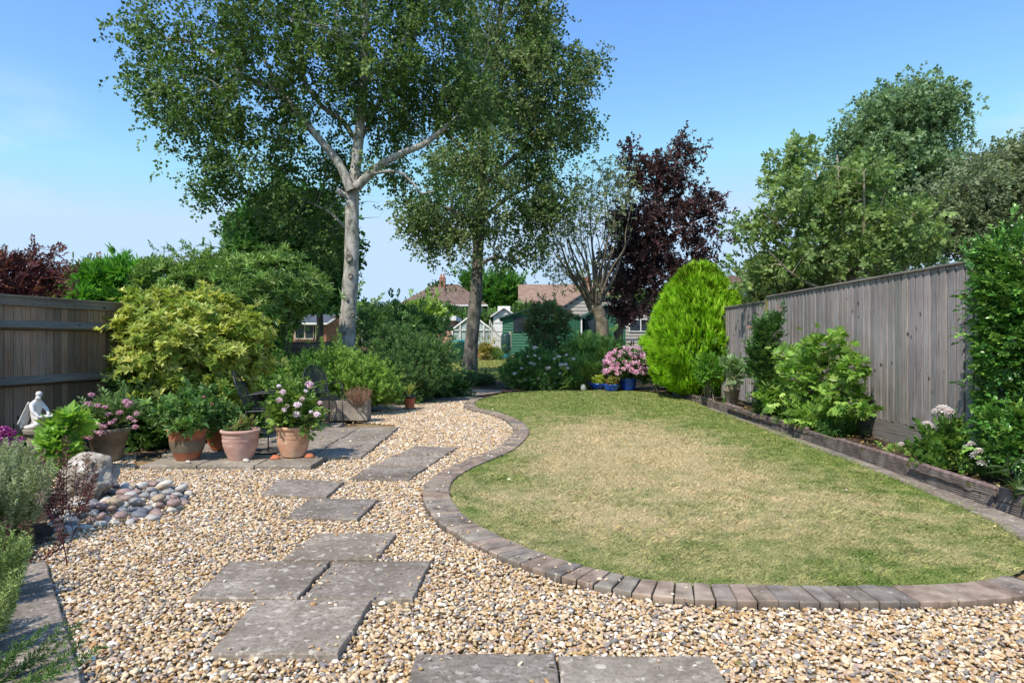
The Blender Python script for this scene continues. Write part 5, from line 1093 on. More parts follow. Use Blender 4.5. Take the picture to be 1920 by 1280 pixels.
blobs = [B(300, 60, Yb, 85, 75, 1.3), B(330, 160, Yb, 90, 80, 1.5), B(290, 130, Yb - .5, 55, 50, 1), B(420, 80, Yb, 110, 90, D1), B(380, 240, Yb, 80, 75, 1.6), B(360, 310, Yb - .3, 50, 50, 1.1), B(390, 355, Yb - .3, 40, 40, .9), B(470, 200, Yb, 100, 90, D1), B(480, 330, Yb + .3, 85, 75, 1.6), B(560, 250, Yb + .6, 95, 90, D1), B(560, 400, Yb + 1, 75, 80, 1.3), B(610, 460, Yb + 1.2, 50, 60, 1.1), B(560, 90, Yb, 120, 100, 2.4), B(620, 330, Yb + 1, 60, 60, 1.4), B(690, 120, Yb, 120, 110, 2.4), B(740, 220, Yb + .8, 90, 70, 1.8), B(800, 110, Yb, 110, 100, 2.2), B(860, 200, Yb, 80, 70, 1.8), B(720, 330, Yb + .8, 60, 45, 1.4), B(712, 400, Yb + .4, 34, 50, .7), B(450, -60, Yb, 150, 100, 2.6), B(640, -100, Yb, 180, 120, 3), B(820, -60, Yb, 150, 110, 2.6), B(800, 350, Yb, 60, 50, 1.3), B(430, 410, Yb, 22, 25, .5)]
t = tree('silver_birch', (-3.86, Yb, 0), 'tall tree with a forked pale silver trunk and the largest crown in the garden', 'tree', limbs, blobs, [90, 460, 1650], SP_BIRCH, ['4c6834', '5c7a3c', '40592c', '7a9456', '4e6e36'], M_birch, n_sp=6, size=(.25, .40), droop=.3, out=.35, spread=.2, inner=.2, up=.14, lump=.28, k=.0085, gap=.82, wl=1.0)
# knots on the trunk
for x, y, s_ in [(654, 483, .075), (657, 517, .05), (650, 560, .035), (661, 590, .04), (664, 350, .05), (647, 625, .03)]:
    o_ = P(x, y, Yb - .20) - np.array([-3.86, Yb, 0]); g = Geo(); g.lathe([(0, -.01), (s_ * .35, -.004), (s_ * .55, .006), (s_ * .8, .018), (s_ * 1.0, .012), (s_ * 1.1, -.02)], 18)
    k_ = g.build('knot', M_birch2, t, smooth=True); k_.location = tuple(o_); k_.rotation_euler = (R(82), 0, random.uniform(-.2, .2)); k_.scale = (1, 1.35, 1)
Y2 = 23.0; b2 = (-1.5, Y2, gz(Y2) - .1)
limbs = [([b2] + pl([(881, 690), (884, 640), (889, 590), (893, 545), (895, 500), (898, 430), (902, 350), (908, 280), (916, 210), (928, 110), (938, 20), (946, -80), (950, -160)], Y2), rr([31, 26, 24, 22, 20, 18, 16, 17, 15, 13, 11, 9, 7, 5, 3], Y2)),
    (pl([(896, 500), (925, 483), (950, 487), (985, 497)], Y2 - .5), rr([8, 6, 4, 2], Y2)),
    (pl([(899, 420), (940, 380), (990, 350), (1045, 330)], Y2), rr([10, 8, 6, 3], Y2)),
    (pl([(903, 350), (960, 300), (1020, 260), (1080, 230), (1115, 210)], Y2), rr([11, 9, 7, 4, 2], Y2)),
    (pl([(898, 430), (860, 400), (820, 385), (790, 390)], Y2), rr([9, 7, 5, 3], Y2)),
    (pl([(905, 320), (860, 270), (820, 240)], Y2), rr([10, 8, 5], Y2)),
    (pl([(920, 180), (970, 120), (1030, 90), (1090, 100)], Y2), rr([9, 8, 5, 3], Y2)),
    (pl([(925, 130), (880, 60), (850, 0)], Y2), rr([9, 7, 5], Y2)),
    (pl([(935, 60), (980, 0), (1010, -60)], Y2), rr([8, 6, 4], Y2))]
blobs = [B(900, 380, Y2, 95, 70, 2.0), B(840, 420, Y2, 65, 55, 1.5), B(960, 420, Y2, 75, 50, 1.5), B(815, 455, Y2, 40, 40, 1.1), B(860, 480, Y2, 45, 38, 1.2), B(990, 450, Y2, 45, 40, 1.1), B(1000, 370, Y2, 50, 50, 1.4), B(930, 280, Y2, 100, 90, 2.6), B(1010, 270, Y2, 60, 70, 1.8), B(930, 160, Y2, 100, 100, 2.8), B(1000, 150, Y2, 70, 90, 2.2), B(950, 50, Y2, 100, 90, 2.8), B(1010, 60, Y2, 60, 70, 1.8), B(960, -60, Y2, 90, 90, 2.5), B(790, 400, Y2, 50, 50, 1.5), B(850, 300, Y2, 60, 60, 2), B(848, 525, Y2, 24, 26, .7), B(1060, 170, Y2, 62, 70, 1.5), B(1078, 240, Y2, 48, 60, 1.2), B(1050, 310, Y2, 46, 50, 1.2), B(1095, 125, Y2, 46, 36, 1.2), B(1045, 60, Y2, 30, 50, 1.2), B(1030, 400, Y2, 50, 50, 1.2), B(1052, 385, Y2, 45, 30, .8), B(935, 480, Y2, 50, 25, 1.0)]
t = tree('silver_birch', b2, 'second silver trunked tree with a leaning grey trunk farther down the garden', 'tree', limbs, blobs, [90, 460, 1350], SP_BIRCH, ['506b3c', '607e48', '445e34', '7c9058', '88946a'], M_birch2, n_sp=5, size=(.36, .54), droop=.3, out=.3, spread=.28, inner=.25, up=.1, lump=.28, k=.008, gap=.8)
# dark broadleaf tree behind the main birch on its left
Y4 = 19.5; b4 = (-5.9, Y4, 0)
limbs = [([b4] + pl([(600, 620), (595, 540), (590, 470), (585, 400)], Y4), rr([16, 14, 12, 9, 5], Y4)), (pl([(592, 500), (550, 450), (500, 420)], Y4), rr([7, 5, 3], Y4))]
blobs = [B(510, 430, Y4, 70, 55, 1.6), B(580, 450, Y4, 65, 75, 1.6), B(490, 470, Y4, 55, 40, 1.2), B(605, 515, Y4, 46, 55, 1.3), B(560, 400, Y4, 60, 50, 1.4), B(620, 480, Y4, 35, 60, 1.0)]
tree('broadleaf_tree', b4, 'dense dark green tree filling in behind the silver trunk on its left', 'tree', limbs, blobs, [40, 200, 1700], SP_LOOSE, ['3f6a30', '4f823c', '345828', '66964a'], M_bark, n_sp=5, size=(.34, .5), droop=.2, out=.6, spread=.22, inner=.4)
# ------------------------------------------------------------------ pruned pale tree, purple tree
Y5 = 24.0; b5 = (3.35, Y5, gz(Y5) - .1)
limbs = [([b5] + pl([(1130, 640), (1128, 600), (1118, 575)], Y5), rr([30, 26, 24, 22], Y5))]
rs = random.Random(4)
for i in range(30):
    t_ = (i + .5) / 30; x1 = 1018 + 165 * t_ + rs.uniform(-10, 10); y1 = 395 + 55 * abs(t_ - .6) * 2 + rs.uniform(-35, 45); x0 = 1104 + 22 * t_; y0 = rs.uniform(560, 590); yd = Y5 + rs.uniform(-1.4, 1.4); w = rs.uniform(3.0, 6.4)
    mxp = (x0 + (x1 - x0) * (.45 + rs.uniform(-.1, .1)), y0 + (y1 - y0) * .42); m2 = (x0 + (x1 - x0) * .85 + rs.uniform(-8, 8), y0 + (y1 - y0) * .75)
    limbs.append((pl([(x0, y0), (*mxp, (Y5 + yd) / 2), (*m2, yd), (x1, y1, yd), (x1 + rs.uniform(-14, 14), y1 - rs.uniform(30, 80), yd)], Y5), rr([w, w * .75, w * .5, w * .3, w * .1], Y5)))
blobs = [B(1080, 400, Y5, 75, 80, 1.8), B(1040, 440, Y5, 55, 60, 1.5), B(1130, 370, Y5, 60, 80, 1.7), B(1160, 330, Y5, 40, 50, 1.2), B(1060, 510, Y5, 60, 45, 1.4), B(1020, 470, Y5, 30, 40, 1)]
tree('pruned_tree', b5, 'pale multi stemmed tree with bare upright branches and sparse grey green leaves', 'tree', limbs, blobs, [200, 800, 900], SP_LOOSE, ['87966a', '98a37a', '727f58'], mat_noise('pale_lichen_bark', [(.3, hexc('554c3e')), (.55, hexc('7b705e')), (.8, hexc('9a8f7c'))], scale=6, rough=.9, bstr=.5), n_sp=2, size=(.16, .26), droop=.1, out=.4, spread=.25, inner=.2, up=.35, skip=420, k=.0035, gap=0)
Y6 = 26.0; b6 = (4.3, Y6, gz(Y6) - .1)
limbs = [([b6] + pl([(1160, 620), (1180, 560), (1205, 480), (1225, 400), (1245, 320), (1265, 270)], Y6), rr([20, 18, 16, 13, 10, 7, 3], Y6)), (pl([(1185, 540), (1240, 470), (1290, 420), (1335, 400)], Y6), rr([11, 9, 6, 3], Y6)), (pl([(1180, 560), (1160, 480), (1170, 400), (1190, 330)], Y6), rr([11, 9, 6, 3], Y6)), (pl([(1170, 590), (1230, 550), (1290, 500), (1330, 470)], Y6), rr([10, 8, 6, 3], Y6))]
blobs = [B(1255, 420, Y6, 72, 80, 1.3), B(1200, 450, Y6, 50, 80, 1.2), B(1245, 325, Y6, 58, 46, 1.1), B(1200, 320, Y6, 35, 38, .8), B(1295, 290, Y6, 36, 32, .7), B(1318, 385, Y6, 42, 34, .9), B(1330, 450, Y6, 34, 34, .8), B(1240, 520, Y6, 85, 50, 1.4), B(1165, 510, Y6, 48, 66, 1.1), B(1170, 420, Y6, 36, 50, .8), B(1350, 410, Y6, 26, 26, .5), B(1300, 510, Y6, 46, 40, 1.0), B(1190, 585, Y6, 50, 26, 1.0), B(1290, 262, Y6, 22, 20, .5), B(1190, 290, Y6, 26, 20, .5)]
tree('copper_beech', b6, 'dark purple leaved tree behind the golden conifer', 'tree', limbs, blobs, [80, 350, 950], SP_LOOSE, ['41302f', '50393a', '33272a', '62494c'], M_bark, n_sp=3, size=(.3, .42), droop=.0, out=.5, spread=.2, inner=.3, up=.15, lump=.35, gap=.8, wl=.9)
# ------------------------------------------------------------------ trees beyond the right fence
Y7 = 13.0; b7 = (6.9, Y7, -.1)
limbs = [([b7] + pl([(1610, 560), (1600, 500)], Y7), rr([20, 17, 14], Y7))]
for x1, y1, w in [(1480, 290, 7), (1530, 320, 8), (1570, 290, 8), (1500, 420, 7), (1430, 400, 5), (1620, 320, 8), (1660, 360, 7), (1440, 470, 6), (1560, 400, 7), (1700, 430, 7), (1640, 420, 6), (1520, 480, 5), (1390, 430, 4), (1720, 470, 6)]:
    yd = Y7 + rs.uniform(-1.2, 1.0); limbs.append((pl([(1605, 560), ((1605 + x1) / 2 + rs.uniform(-20, 20), (560 + y1) / 2 + 10, (Y7 + yd) / 2), (x1, y1, yd)], Y7), rr([w, w * .7, w * .3], Y7)))
blobs = [B(1500, 300, Y7, 40, 45, .7), B(1560, 380, Y7, 75, 60, 1.3), B(1480, 400, Y7, 60, 55, 1.1), B(1640, 430, Y7, 80, 60, 1.3), B(1520, 470, Y7, 90, 50, 1.2), B(1420, 430, Y7, 40, 18, .5), B(1440, 500, Y7, 60, 35, .9), B(1600, 500, Y7, 90, 45, 1.3), B(1720, 470, Y7 + .5, 70, 40, 1.2), B(1475, 340, Y7, 30, 30, .6), B(1620, 340, Y7, 50, 45, 1.0), B(1400, 420, Y7, 25, 12, .3)]
tree('fruit_tree', b7, 'mid green tree with pale crossing branches leaning over the right fence', 'tree', limbs, blobs, [80, 260, 560], [SP_ALT[0], SP_LOOSE[0], SP_LOOSE[1]], ['66814a', '7a9653', '547040', '8fa463'], mat_noise('pale_twig_bark', [(.3, hexc('8a7c66')), (.7, hexc('b8ad98'))], scale=8, rough=.85, bstr=.3), n_sp=4, size=(.20, .32), droop=.1, out=.5, spread=.16, inner=.25, up=.2, lump=.3, gap=.62, wl=.8, k=.013, trunk_name='trunk')
shrub('viburnum_bush', (6.2, 15.8, 0), 'dense grey green bush showing above the far end of the right fence', 'shrub', [B(1470, 520, 15.5, 70, 38, 1.0), B(1430, 520, 15.6, 40, 35, .8), B(1560, 510, 15.5, 70, 40, 1), B(1480, 580, 15.5, 90, 50, 1), B(1640, 500, 15.5, 60, 45, 1.)], 1300, SP_ALTD, ['6a7a4c', '7d8c5c', '56683e'], size=(.2, .32), stem_mat=M_twig, stem_r=.02, inner=.5)
Y8 = 22.0; b8 = (11.9, Y8, -.1)
limbs = [([b8] + pl([(1640, 520), (1650, 420), (1665, 330), (1690, 240), (1710, 180)], Y8), rr([24, 20, 17, 13, 9, 4], Y8)), (pl([(1655, 400), (1620, 320), (1600, 250)], Y8), rr([10, 7, 3], Y8)), (pl([(1660, 360), (1730, 300), (1770, 230)], Y8), rr([10, 7, 3], Y8))]
blobs = [B(1670, 230, Y8, 85, 60, 2), B(1740, 200, Y8, 55, 45, 1.5), B(1680, 185, Y8, 50, 30, 1.3), B(1640, 310, Y8, 85, 70, 2.1), B(1750, 260, Y8, 48, 50, 1.3), B(1720, 350, Y8, 90, 60, 2.1), B(1600, 380, Y8, 60, 60, 1.6), B(1700, 430, Y8, 100, 55, 2.1), B(1590, 250, Y8, 35, 35, 1.0), B(1760, 190, Y8, 38, 30, 1.0)]
tree('tall_tree', b8, 'tallest blue green tree standing beyond the right fence', 'tree', limbs, blobs, [80, 380, 1250], SP_LOOSE, ['637f58', '748f66', '526d4b', '88a178'], M_bark, n_sp=5, size=(.26, .4), droop=.2, out=.5, spread=.25, inner=.35, lump=.3, gap=.6, wl=1.1)
Y9 = 18.0; b9 = (12.8, Y9, -.1)
limbs = [([b9] + pl([(1830, 520), (1840, 430), (1850, 360), (1870, 300)], Y9), rr([20, 16, 13, 9, 4], Y9)), (pl([(1840, 440), (1780, 400), (1740, 380)], Y9), rr([9, 6, 3], Y9)), (pl([(1840, 430), (1890, 360), (1910, 290)], Y9), rr([9, 6, 3], Y9))]
blobs = [B(1800, 380, Y9, 70, 55, 1.6), B(1870, 370, Y9, 60, 60, 1.5), B(1780, 440, Y9, 80, 45, 1.5), B(1900, 300, Y9, 40, 45, 1.0), B(1830, 320, Y9, 40, 25, .9), B(1930, 350, Y9, 60, 70, 1.4), B(1860, 440, Y9, 70, 50, 1.4), B(1730, 400, Y9, 50, 40, 1.2), B(1935, 270, Y9, 35, 30, .8)]
tree('cedar_tree', b9, 'grey green wispy tree at the right frame edge beyond the fence', 'tree', limbs, blobs, [80, 320, 1300], SP_LOOSE, ['6d7c5c', '7c8c68', '5a6b4c', '8c9878'], M_twig, n_sp=4, size=(.2, .32), droop=.1, out=.4, spread=.22, inner=.25, lump=.3, gap=.55, wl=.9)
# distant trees
for x, y, Yd, bl, lb, pal in [(10, 0, 66, [(920, 545, 50, 42), (950, 560, 35, 40), (890, 560, 35, 40), (930, 590, 60, 40)], 'round bright green tree between the two brick houses', ['4a7a30', '5c9038', '3a6428']),
                              (0, 0, 60, [(600, 590, 60, 30), (660, 600, 50, 25), (540, 600, 60, 30)], 'distant green treetops over the low left fence', ['5c7838', '74904a', '8a9a5c']),
                              (0, 0, 75, [(1400, 560, 60, 25), (1330, 580, 40, 20)], 'distant treetops behind the golden conifer', ['4a6a34', '5c7c40'])]:
    c_ = P(bl[0][0], 0, Yd)[0]
    shrub('distant_tree', (c_, Yd, 1.3), lb, 'tree', [B(a, b_, Yd, c__, d_, 2.0) for a, b_, c__, d_ in bl], 1500, SP_ALTD, pal, size=(.9, 1.3), inner=.6, stem_mat=M_bark, stem_r=.15, lump=.2, parts=('crown', 'trunk'))

# ------------------------------------------------------------------ golden conifer
def conifer():
    base = np.array([4.58, 16.0, .1]); root = empty('golden_conifer', base, 'tall egg shaped conifer of vivid lime gold at the end of the right fence', 'conifer')
    prof = [(0, 0.3), (.12, .7), (.35, 1.0), (.8, 1.20), (1.25, 1.26), (1.7, 1.18), (2.1, 1.02), (2.5, .80), (2.8, .58), (3.05, .34), (3.2, .10)]
    zz = np.array([p[0] for p in prof]); rr_ = np.array([p[1] for p in prof]); n = 5600
    z = rng.uniform(0, 3.2, n * 3); keep = rng.random(n * 3) < (np.interp(z, zz, rr_) / 1.2 + .05); z = z[keep][:n]; n = len(z); a = rng.uniform(0, 6.28, n); r_ = np.interp(z, zz, rr_)
    lob = 1 + .045 * np.sin(a * 6 + z * 2.5) + .05 * np.sin(a * 11 - z * 4) + .05 * np.sin(z * 9 + a * 3); r_ = r_ * lob * rng.uniform(.80, 1.0, n)
    pos = np.stack([np.cos(a) * r_, np.sin(a) * r_, z], 1); outd = np.stack([np.cos(a), np.sin(a), 0 * a], 1); Y = norm(outd * rng.uniform(.25, .8, (n, 1)) + np.array([0, 0, 1.]) + rdir(n) * .3); N = norm(np.stack([-np.sin(a), np.cos(a), 0 * a], 1) + rdir(n) * .5)
    fo = Foliage(); s_ = rng.uniform(.16, .27, n)
    for i, T in enumerate([sprig('fan', 11, T_DIA, .11, .85) for _ in range(3)]):
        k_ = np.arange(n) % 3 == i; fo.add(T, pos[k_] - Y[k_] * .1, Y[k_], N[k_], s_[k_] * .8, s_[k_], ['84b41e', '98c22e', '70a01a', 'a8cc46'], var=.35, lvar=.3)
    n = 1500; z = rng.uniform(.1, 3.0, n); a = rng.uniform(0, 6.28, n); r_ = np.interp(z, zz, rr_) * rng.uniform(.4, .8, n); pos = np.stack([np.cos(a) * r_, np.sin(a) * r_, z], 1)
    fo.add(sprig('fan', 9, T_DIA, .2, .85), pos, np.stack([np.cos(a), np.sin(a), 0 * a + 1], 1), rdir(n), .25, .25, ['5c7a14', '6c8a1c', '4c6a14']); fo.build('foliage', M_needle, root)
    W = Wood(); W.limb([(0, 0, -.1), (0, 0, 1.2), (0, 0, 3.0)], [.09, .05, .01], 8); t_ = np.stack([rng.uniform(-.8, .8, 120), rng.uniform(-.8, .8, 120), rng.uniform(.4, 2.4, 120)], 1); W.twigs(t_, .0, reg=False); W.build('trunk', M_bark, root)
conifer()

# ------------------------------------------------------------------ rear border planting
def S(name, lb, cat, bl, n, sp, pal, size, base, **kw): return shrub(name, base, lb, cat, bl, n, sp, pal, size=size, **kw)
Yr = 20.0
S('topiary_shrub', 'round dark bronze green shrub in front of the green shed', 'shrub', [B(1024, 602, 21, 44, 36, .7), B(1008, 622, 21, 28, 26, .5), B(1042, 622, 21, 26, 24, .5), B(1020, 652, 20.6, 24, 28, .5)], 1100, SP_ALTD, ['4a6a46', '587a4c', '667e4a', '6a584a'], (.14, .22), (P(1020, 0, 21)[0], 21, .1), inner=.65, stem_mat=M_bark, stem_r=.03)
rt = S('white_flower_shrub', 'wide dark green shrub dotted with small white flowers', 'shrub', [B(1010, 697, 19, 62, 36, .8), B(970, 703, 18.9, 34, 28, .6), B(1050, 705, 18.9, 42, 28, .6), B(1000, 675, 19.4, 38, 24, .6), B(1020, 717, 18.7, 66, 16, .5)], 1500, [SP_ALTD[0], SP_WHORL_T[0]], ['547a46', '648a4e', '45663a', '779c5a'], (.12, .2), (P(1010, 0, 19)[0], 19, .03), inner=.6)
b_ = np.array([P(1010, 0, 19)[0], 19, .03])
fl = [(1003,666),(1012,672),(1025,691),(1030,689),(1040,672),(1048,668),(1052,684),(1064,690),(1060,683),(1022,700),(978,690),(995,680),(1010,710),(1040,718),(965,700),(1003,652),(1062,665),(1035,705),(985,712),(1050,700),(1075,672),(990,668),(1002,683)]
flower_heads(rt, [P(x, y, 18.35) - b_ for x, y in fl], [random.uniform(.04, .085) for _ in fl], ['ece8ea', 'f4eef0', 'e4d3dc'], n_pet=26, squash=.5)
S('lush_perennials', 'tall lush green perennials in front of the green shed', 'plant', [B(1090, 662, 21, 50, 24, .8), B(1125, 658, 21.5, 46, 22, .8), B(1155, 668, 21.5, 26, 16, .6), B(1100, 640, 22, 24, 12, .5), B(1100, 688, 20, 56, 20, .7)], 1300, [SP_TUFT[0], SP_WHORL_T[1], SP_ALTD[1]], ['66904a', '7ba45a', '55803f', '92b56a'], (.2, .34), (P(1100, 0, 21)[0], 21, .1), inner=.5)
S('day_lily_clump', 'light green strappy clump beside the blue bowls', 'plant', [B(1090, 690, 19.2, 38, 22, .5), B(1120, 680, 19.6, 40, 22, .5), B(1150, 690, 20, 30, 26, .5), B(1070, 710, 18.9, 34, 16, .4)], 420, [SP_TUFT[1]], ['7c9a4a', '8fae58', '66863c'], (.28, .44), (P(1100, 0, 19.2)[0], 19.2, .05), inner=.3)
S('hosta_clump', 'low green clump between the conifer and the pink hydrangea', 'plant', [B(1235, 700, 18.2, 24, 22, .4), B(1215, 710, 18.3, 18, 14, .3)], 200, [SP_TUFT[2], SP_ALTD[1]], ['4f7c34', '5f8a3c'], (.18, .3), (P(1230, 0, 18.2)[0], 18.2, .05), inner=.3)
yh = 18.45
pot('glazed_pot', P(1178, 0, yh)[0], yh, .03, .235, .18, .34, M_blue, 'cobalt blue glazed pot of the pink hydrangea', kind='straight', group=None)
b_ = np.array([P(1178, 0, yh)[0], yh, .33])
rt = S('hydrangea', 'large mound of pink hydrangea heads in the blue pot', 'hydrangea', [B(1182, 680, yh, 40, 28, .55), B(1165, 690, yh, 26, 22, .4), B(1205, 690, yh, 26, 22, .4)], 420, [sprig('whorl', 7, T_OVAL, .5, .8)], ['4a6a34', '5c803e', '3a5628'], (.12, .2), b_, inner=.4)
hp = []; 
for i in range(400):
    d_ = rdir(1)[0]
    if d_[1] > .45 or d_[2] < -.35: continue
    p_ = d_ * np.array([.70, .5, .52]) + np.array([.02, 0, .36])
    if all(np.linalg.norm(p_ - h_) > .112 for h_ in hp): hp.append(p_)
    if len(hp) > 74: break
flower_heads(rt, hp, [random.uniform(.075, .11) for _ in hp], ['efb4ce', 'f5c9dc', 'e59cbe', 'fadfe9'], n_pet=44, squash=.7)
for x, y, Yp, lb in [(1130, 712, 18.7, 'left blue glazed bowl of yellow green succulents'), (1138, 726, 18.2, 'front right blue glazed bowl beside the hydrangea')]:
    X = P(x + (8 if 'left' not in lb else -7), 0, Yp)[0]; pot('glazed_bowl', X, Yp, .02, .26 if 'left' in lb else .22, .15, .19, M_blue, lb, kind='bowl', group='blue glazed bowls by the hydrangea')
    bb = np.array([X, Yp, .19]); rt = S('succulent', ['yellow green domed succulent in the left blue bowl', 'small red and green succulent in the front blue bowl']['front' in lb], 'succulent', [(bb + np.array([0, 0, .08]), np.array([.2, .16, .15]))], 90, [sprig('whorl', 8, T_OVAL, .3, .8)], [['9aac3a', 'b4be4c', '7c9434'], ['8a5a3a', '6f8a3a', '9a9a4a']]['front' in lb], (.08, .13), bb, inner=.5)
# pale stone ornament by the path
o = rock_mesh('white_stone', 77, (.07, .05, .09), 3, .3, 1.4, M_stone_w); o.location = (P(1093, 0, 18.4)[0], 18.4, .10); props(o, 'small white ornamental stone on the gravel left of the blue bowls', 'stone')

# ------------------------------------------------------------------ right border planting
S('green_bush', 'small bright green bush between the conifer and the fence end', 'shrub', [B(1332, 690, 14.0, 26, 26, .3), B(1325, 708, 13.9, 20, 16, .25)], 260, [SP_ALT[0]], ['5f8f30', '76a83c', '4a7628'], (.12, .2), (P(1330, 0, 14)[0], 14, .12), inner=.4)
pot('flower_pot', P(1372, 0, 12.9)[0], 12.9, .12, .15, .10, .34, M_t_grey, 'tall grey fluted pot against the far right fence', kind='cone', group=None)
S('potted_plant', 'silvery green leafy plant in the tall grey pot by the right fence', 'potted plant', [(np.array([P(1372, 0, 12.6)[0], 12.6, .78]), np.array([.2, .18, .3]))], 150, [SP_ALT[1]], ['7a9468', '8fa87c', '5f7c4e'], (.12, .2), (P(1372, 0, 12.6)[0], 12.6, .48), inner=.3)
rt = S('rose_bush', 'tall rose bush with one pale pink bloom climbing the far fence', 'rose', [B(1440, 640, 11.0, 30, 45, .3), B(1425, 690, 11.0, 25, 50, .3), B(1450, 610, 11.2, 20, 22, .25), B(1440, 720, 10.9, 28, 30, .3)], 700, [SP_ALT[0]], ['4a6e38', '5c8044', '3a5a2e'], (.11, .19), (4.4, 11.0, .1), inner=.35, lump=.25)
flower_heads(rt, [P(1405, 614, 10.7) - np.array([4.4, 11, .1]), P(1464, 580, 10.9) - np.array([4.4, 11, .1]), P(1458, 575, 10.9) - np.array([4.4, 11, .1])], [.045, .035, .03], ['e8b8ae', 'f0d0c6'], kind='rose')
S('lobed_leaf_bush', 'large light green bush with lobed leaves against the right fence', 'shrub', [B(1525, 710, 9.66, 70, 52, .42), B(1470, 745, 10.70, 52, 42, .4), B(1580, 745, 8.80, 48, 45, .4), B(1540, 648, 9.41, 52, 22, .3), B(1490, 672, 10.30, 45, 30, .35), B(1600, 690, 8.53, 32, 30, .25), B(1540, 780, 9.41, 75, 26, .4), B(1630, 770, 8.15, 24, 14, .2), B(1570, 625, 8.95, 18, 14, .15), B(1435, 715, 11.49, 22, 20, .2)], 1900, [T_LOBE], ['7a9f44', '8fb454', '62883a', 'a4c068', '557a34'], (.085, .135), (4.5, 9.6, .1), inner=.6, up=.15, out=.7, rand=.6, stems=26, stem_r=.008, lump=.14)
S('lobed_leaf_bush', 'wispy dark green lower growth under the light green bush', 'shrub', [B(1440, 760, 11.30, 28, 30, .3), B(1500, 800, 10.04, 60, 16, .3), B(1570, 805, 8.89, 40, 14, .3)], 500, [SP_ALT[2]], ['3f6430', '50783a'], (.09, .15), (4.42, 9.6, .1), inner=.3)
rt = S('rose_bush', 'white and pink roses on a leafy bush in the near right border', 'rose', [B(1770, 830, 6.69, 45, 38, .25), B(1800, 870, 6.45, 60, 34, .3), B(1740, 870, 6.95, 36, 30, .25), B(1760, 800, 6.78, 20, 25, .15), B(1830, 890, 6.23, 30, 25, .2), B(1715, 862, 7.18, 16, 12, .1)], 420, [sprig('alt', 7, T_OVAL, .34, .46)], ['4c7034', '5f853e', '7f9f48', '3a5a2a'], (.10, .17), (4.40, 6.6, .1), inner=.3, zmin=.03, stem_mat=M_stem)
b_ = np.array([4.40, 6.6, .1])
fl = [(1768, 768, .060), (1757, 772, .045), (1780, 772, .045), (1738, 796, .045), (1748, 799, .03), (1690, 833, .030), (1830, 855, .045), (1842, 868, .04), (1812, 838, .03), (1822, 832, .03), (1835, 845, .035)]
yr = lambda x: max(5.6, 4.40 * FPX / (x - 960)) - .22
for x, y, r_ in fl: flower_heads(rt, [P(x, y, yr(x)) - b_], r_ * 1.15, ['f8f3ee', 'faf0ec', 'fcf8f4', 'f4dfdf'], kind='rose')
flower_stems(rt, (0, 0, 0), [P(x, y, yr(x) + .03) - b_ for x, y, _ in fl], .004)
shrub('climber', (4.95, 5.7, .1), 'dense green climber covering the near end of the right fence', 'climber', [B(1905, 560, 6.1, 75, 70, .45), B(1920, 480, 6.2, 80, 55, .45), B(1930, 650, 6.0, 85, 80, .45), B(1920, 740, 6.0, 70, 70, .4), B(1900, 800, 5.9, 55, 50, .35), B(1960, 560, 6.0, 110, 140, .5), B(1895, 850, 5.8, 40, 35, .3), B(1865, 680, 6.1, 30, 45, .2)], 5200, SP_ALT, ['3a642a', '4a7a30', '5f8f3a', '2c5020', '7a9f48'], size=(.09, .15), mat_l=M_leaf_gloss, inner=.62, lump=.14, stems=24, up=.2, rand=.6, stem_r=.012)
grass_plant('hellebore', 4.02, 5.2, .15, 26, .26, 'dark spreading leafed plant at the lower right corner of the border', ['4a6038', '5c7444', '3a5030'], .018, 1.4)
S('hellebore', 'grey green broad leaved plant beside the near kerb at the right edge', 'plant', [(np.array([4.18, 5.0, .25]), np.array([.22, .22, .14]))], 46, [sprig('whorl', 7, T_OVAL, .26, .9)], ['5c7048', '4a5e3a', '74885c'], (.14, .2), (4.18, 5.0, .1), inner=.3, fill=0)
for x, y, lb in [(4.35, 10.1, 'tiny seedling clump near the kerb behind the light green bush'), (4.3, 7.3, 'small seedling tuft on the bare soil before the roses'), (4.35, 13.2, 'tiny pale green tuft near the far kerb'), (4.6, 9.6, 'small green tuft at the fence foot')]:
    S('seedling', lb, 'plant', [(np.array([x, y, .17]), np.array([.12, .12, .08]))], 26, [SP_ALT[0]], ['6a9040', '7fa54c'], (.06, .1), (x, y, .1), inner=.2, fill=0, stems=5, stem_r=.003)
# ------------------------------------------------------------------ buildings beyond the garden
def clad_mat(name, a, b_, board=.14, light=None):
    m, nt, out = nmat(name); v = coords(nt); s = nn(nt, 'ShaderNodeSeparateXYZ'); nt.links.new(v, s.inputs[0])
    f = noise(nt, coords(nt, (1, 1, 8)), 4, 5); c = ramp(nt, f, [(.3, a), (.7, b_)])
    p = nn(nt, 'ShaderNodeBsdfPrincipled', i_Roughness=.7); nt.links.new(c, p.inputs['Base Color']); nt.links.new(p.outputs[0], out.inputs[0]); return m
M_green = clad_mat('green_painted_steel', hexc('2b6049'), hexc('397558')); M_greend = clad_mat('dark_green_trim', hexc('17382c'), hexc('22473a')); M_clad = clad_mat('silvered_larch', hexc('8d857c'), hexc('bdb4a8'))
M_cladd = clad_mat('dark_timber', hexc('3a332d'), hexc('554b43'))
M_roofb = mat_noise('brown_tile', [(.3, hexc('5f4c44')), (.6, hexc('7a655a')), (.8, hexc('8d786b'))], scale=3, vscale=(1, 1, 1), rough=.9, bstr=.5, bdist=.05, bscale=12)
M_roofp = mat_noise('pinkish_tile', [(.3, hexc('7d6355')), (.6, hexc('957a69')), (.8, hexc('a68d7b'))], scale=3, rough=.9, bstr=.5, bdist=.05, bscale=12)
M_brickw = mat_noise('house_brick', [(.3, hexc('7f5646')), (.6, hexc('9a6f5c')), (.8, hexc('ab8774'))], scale=12, rough=.9)
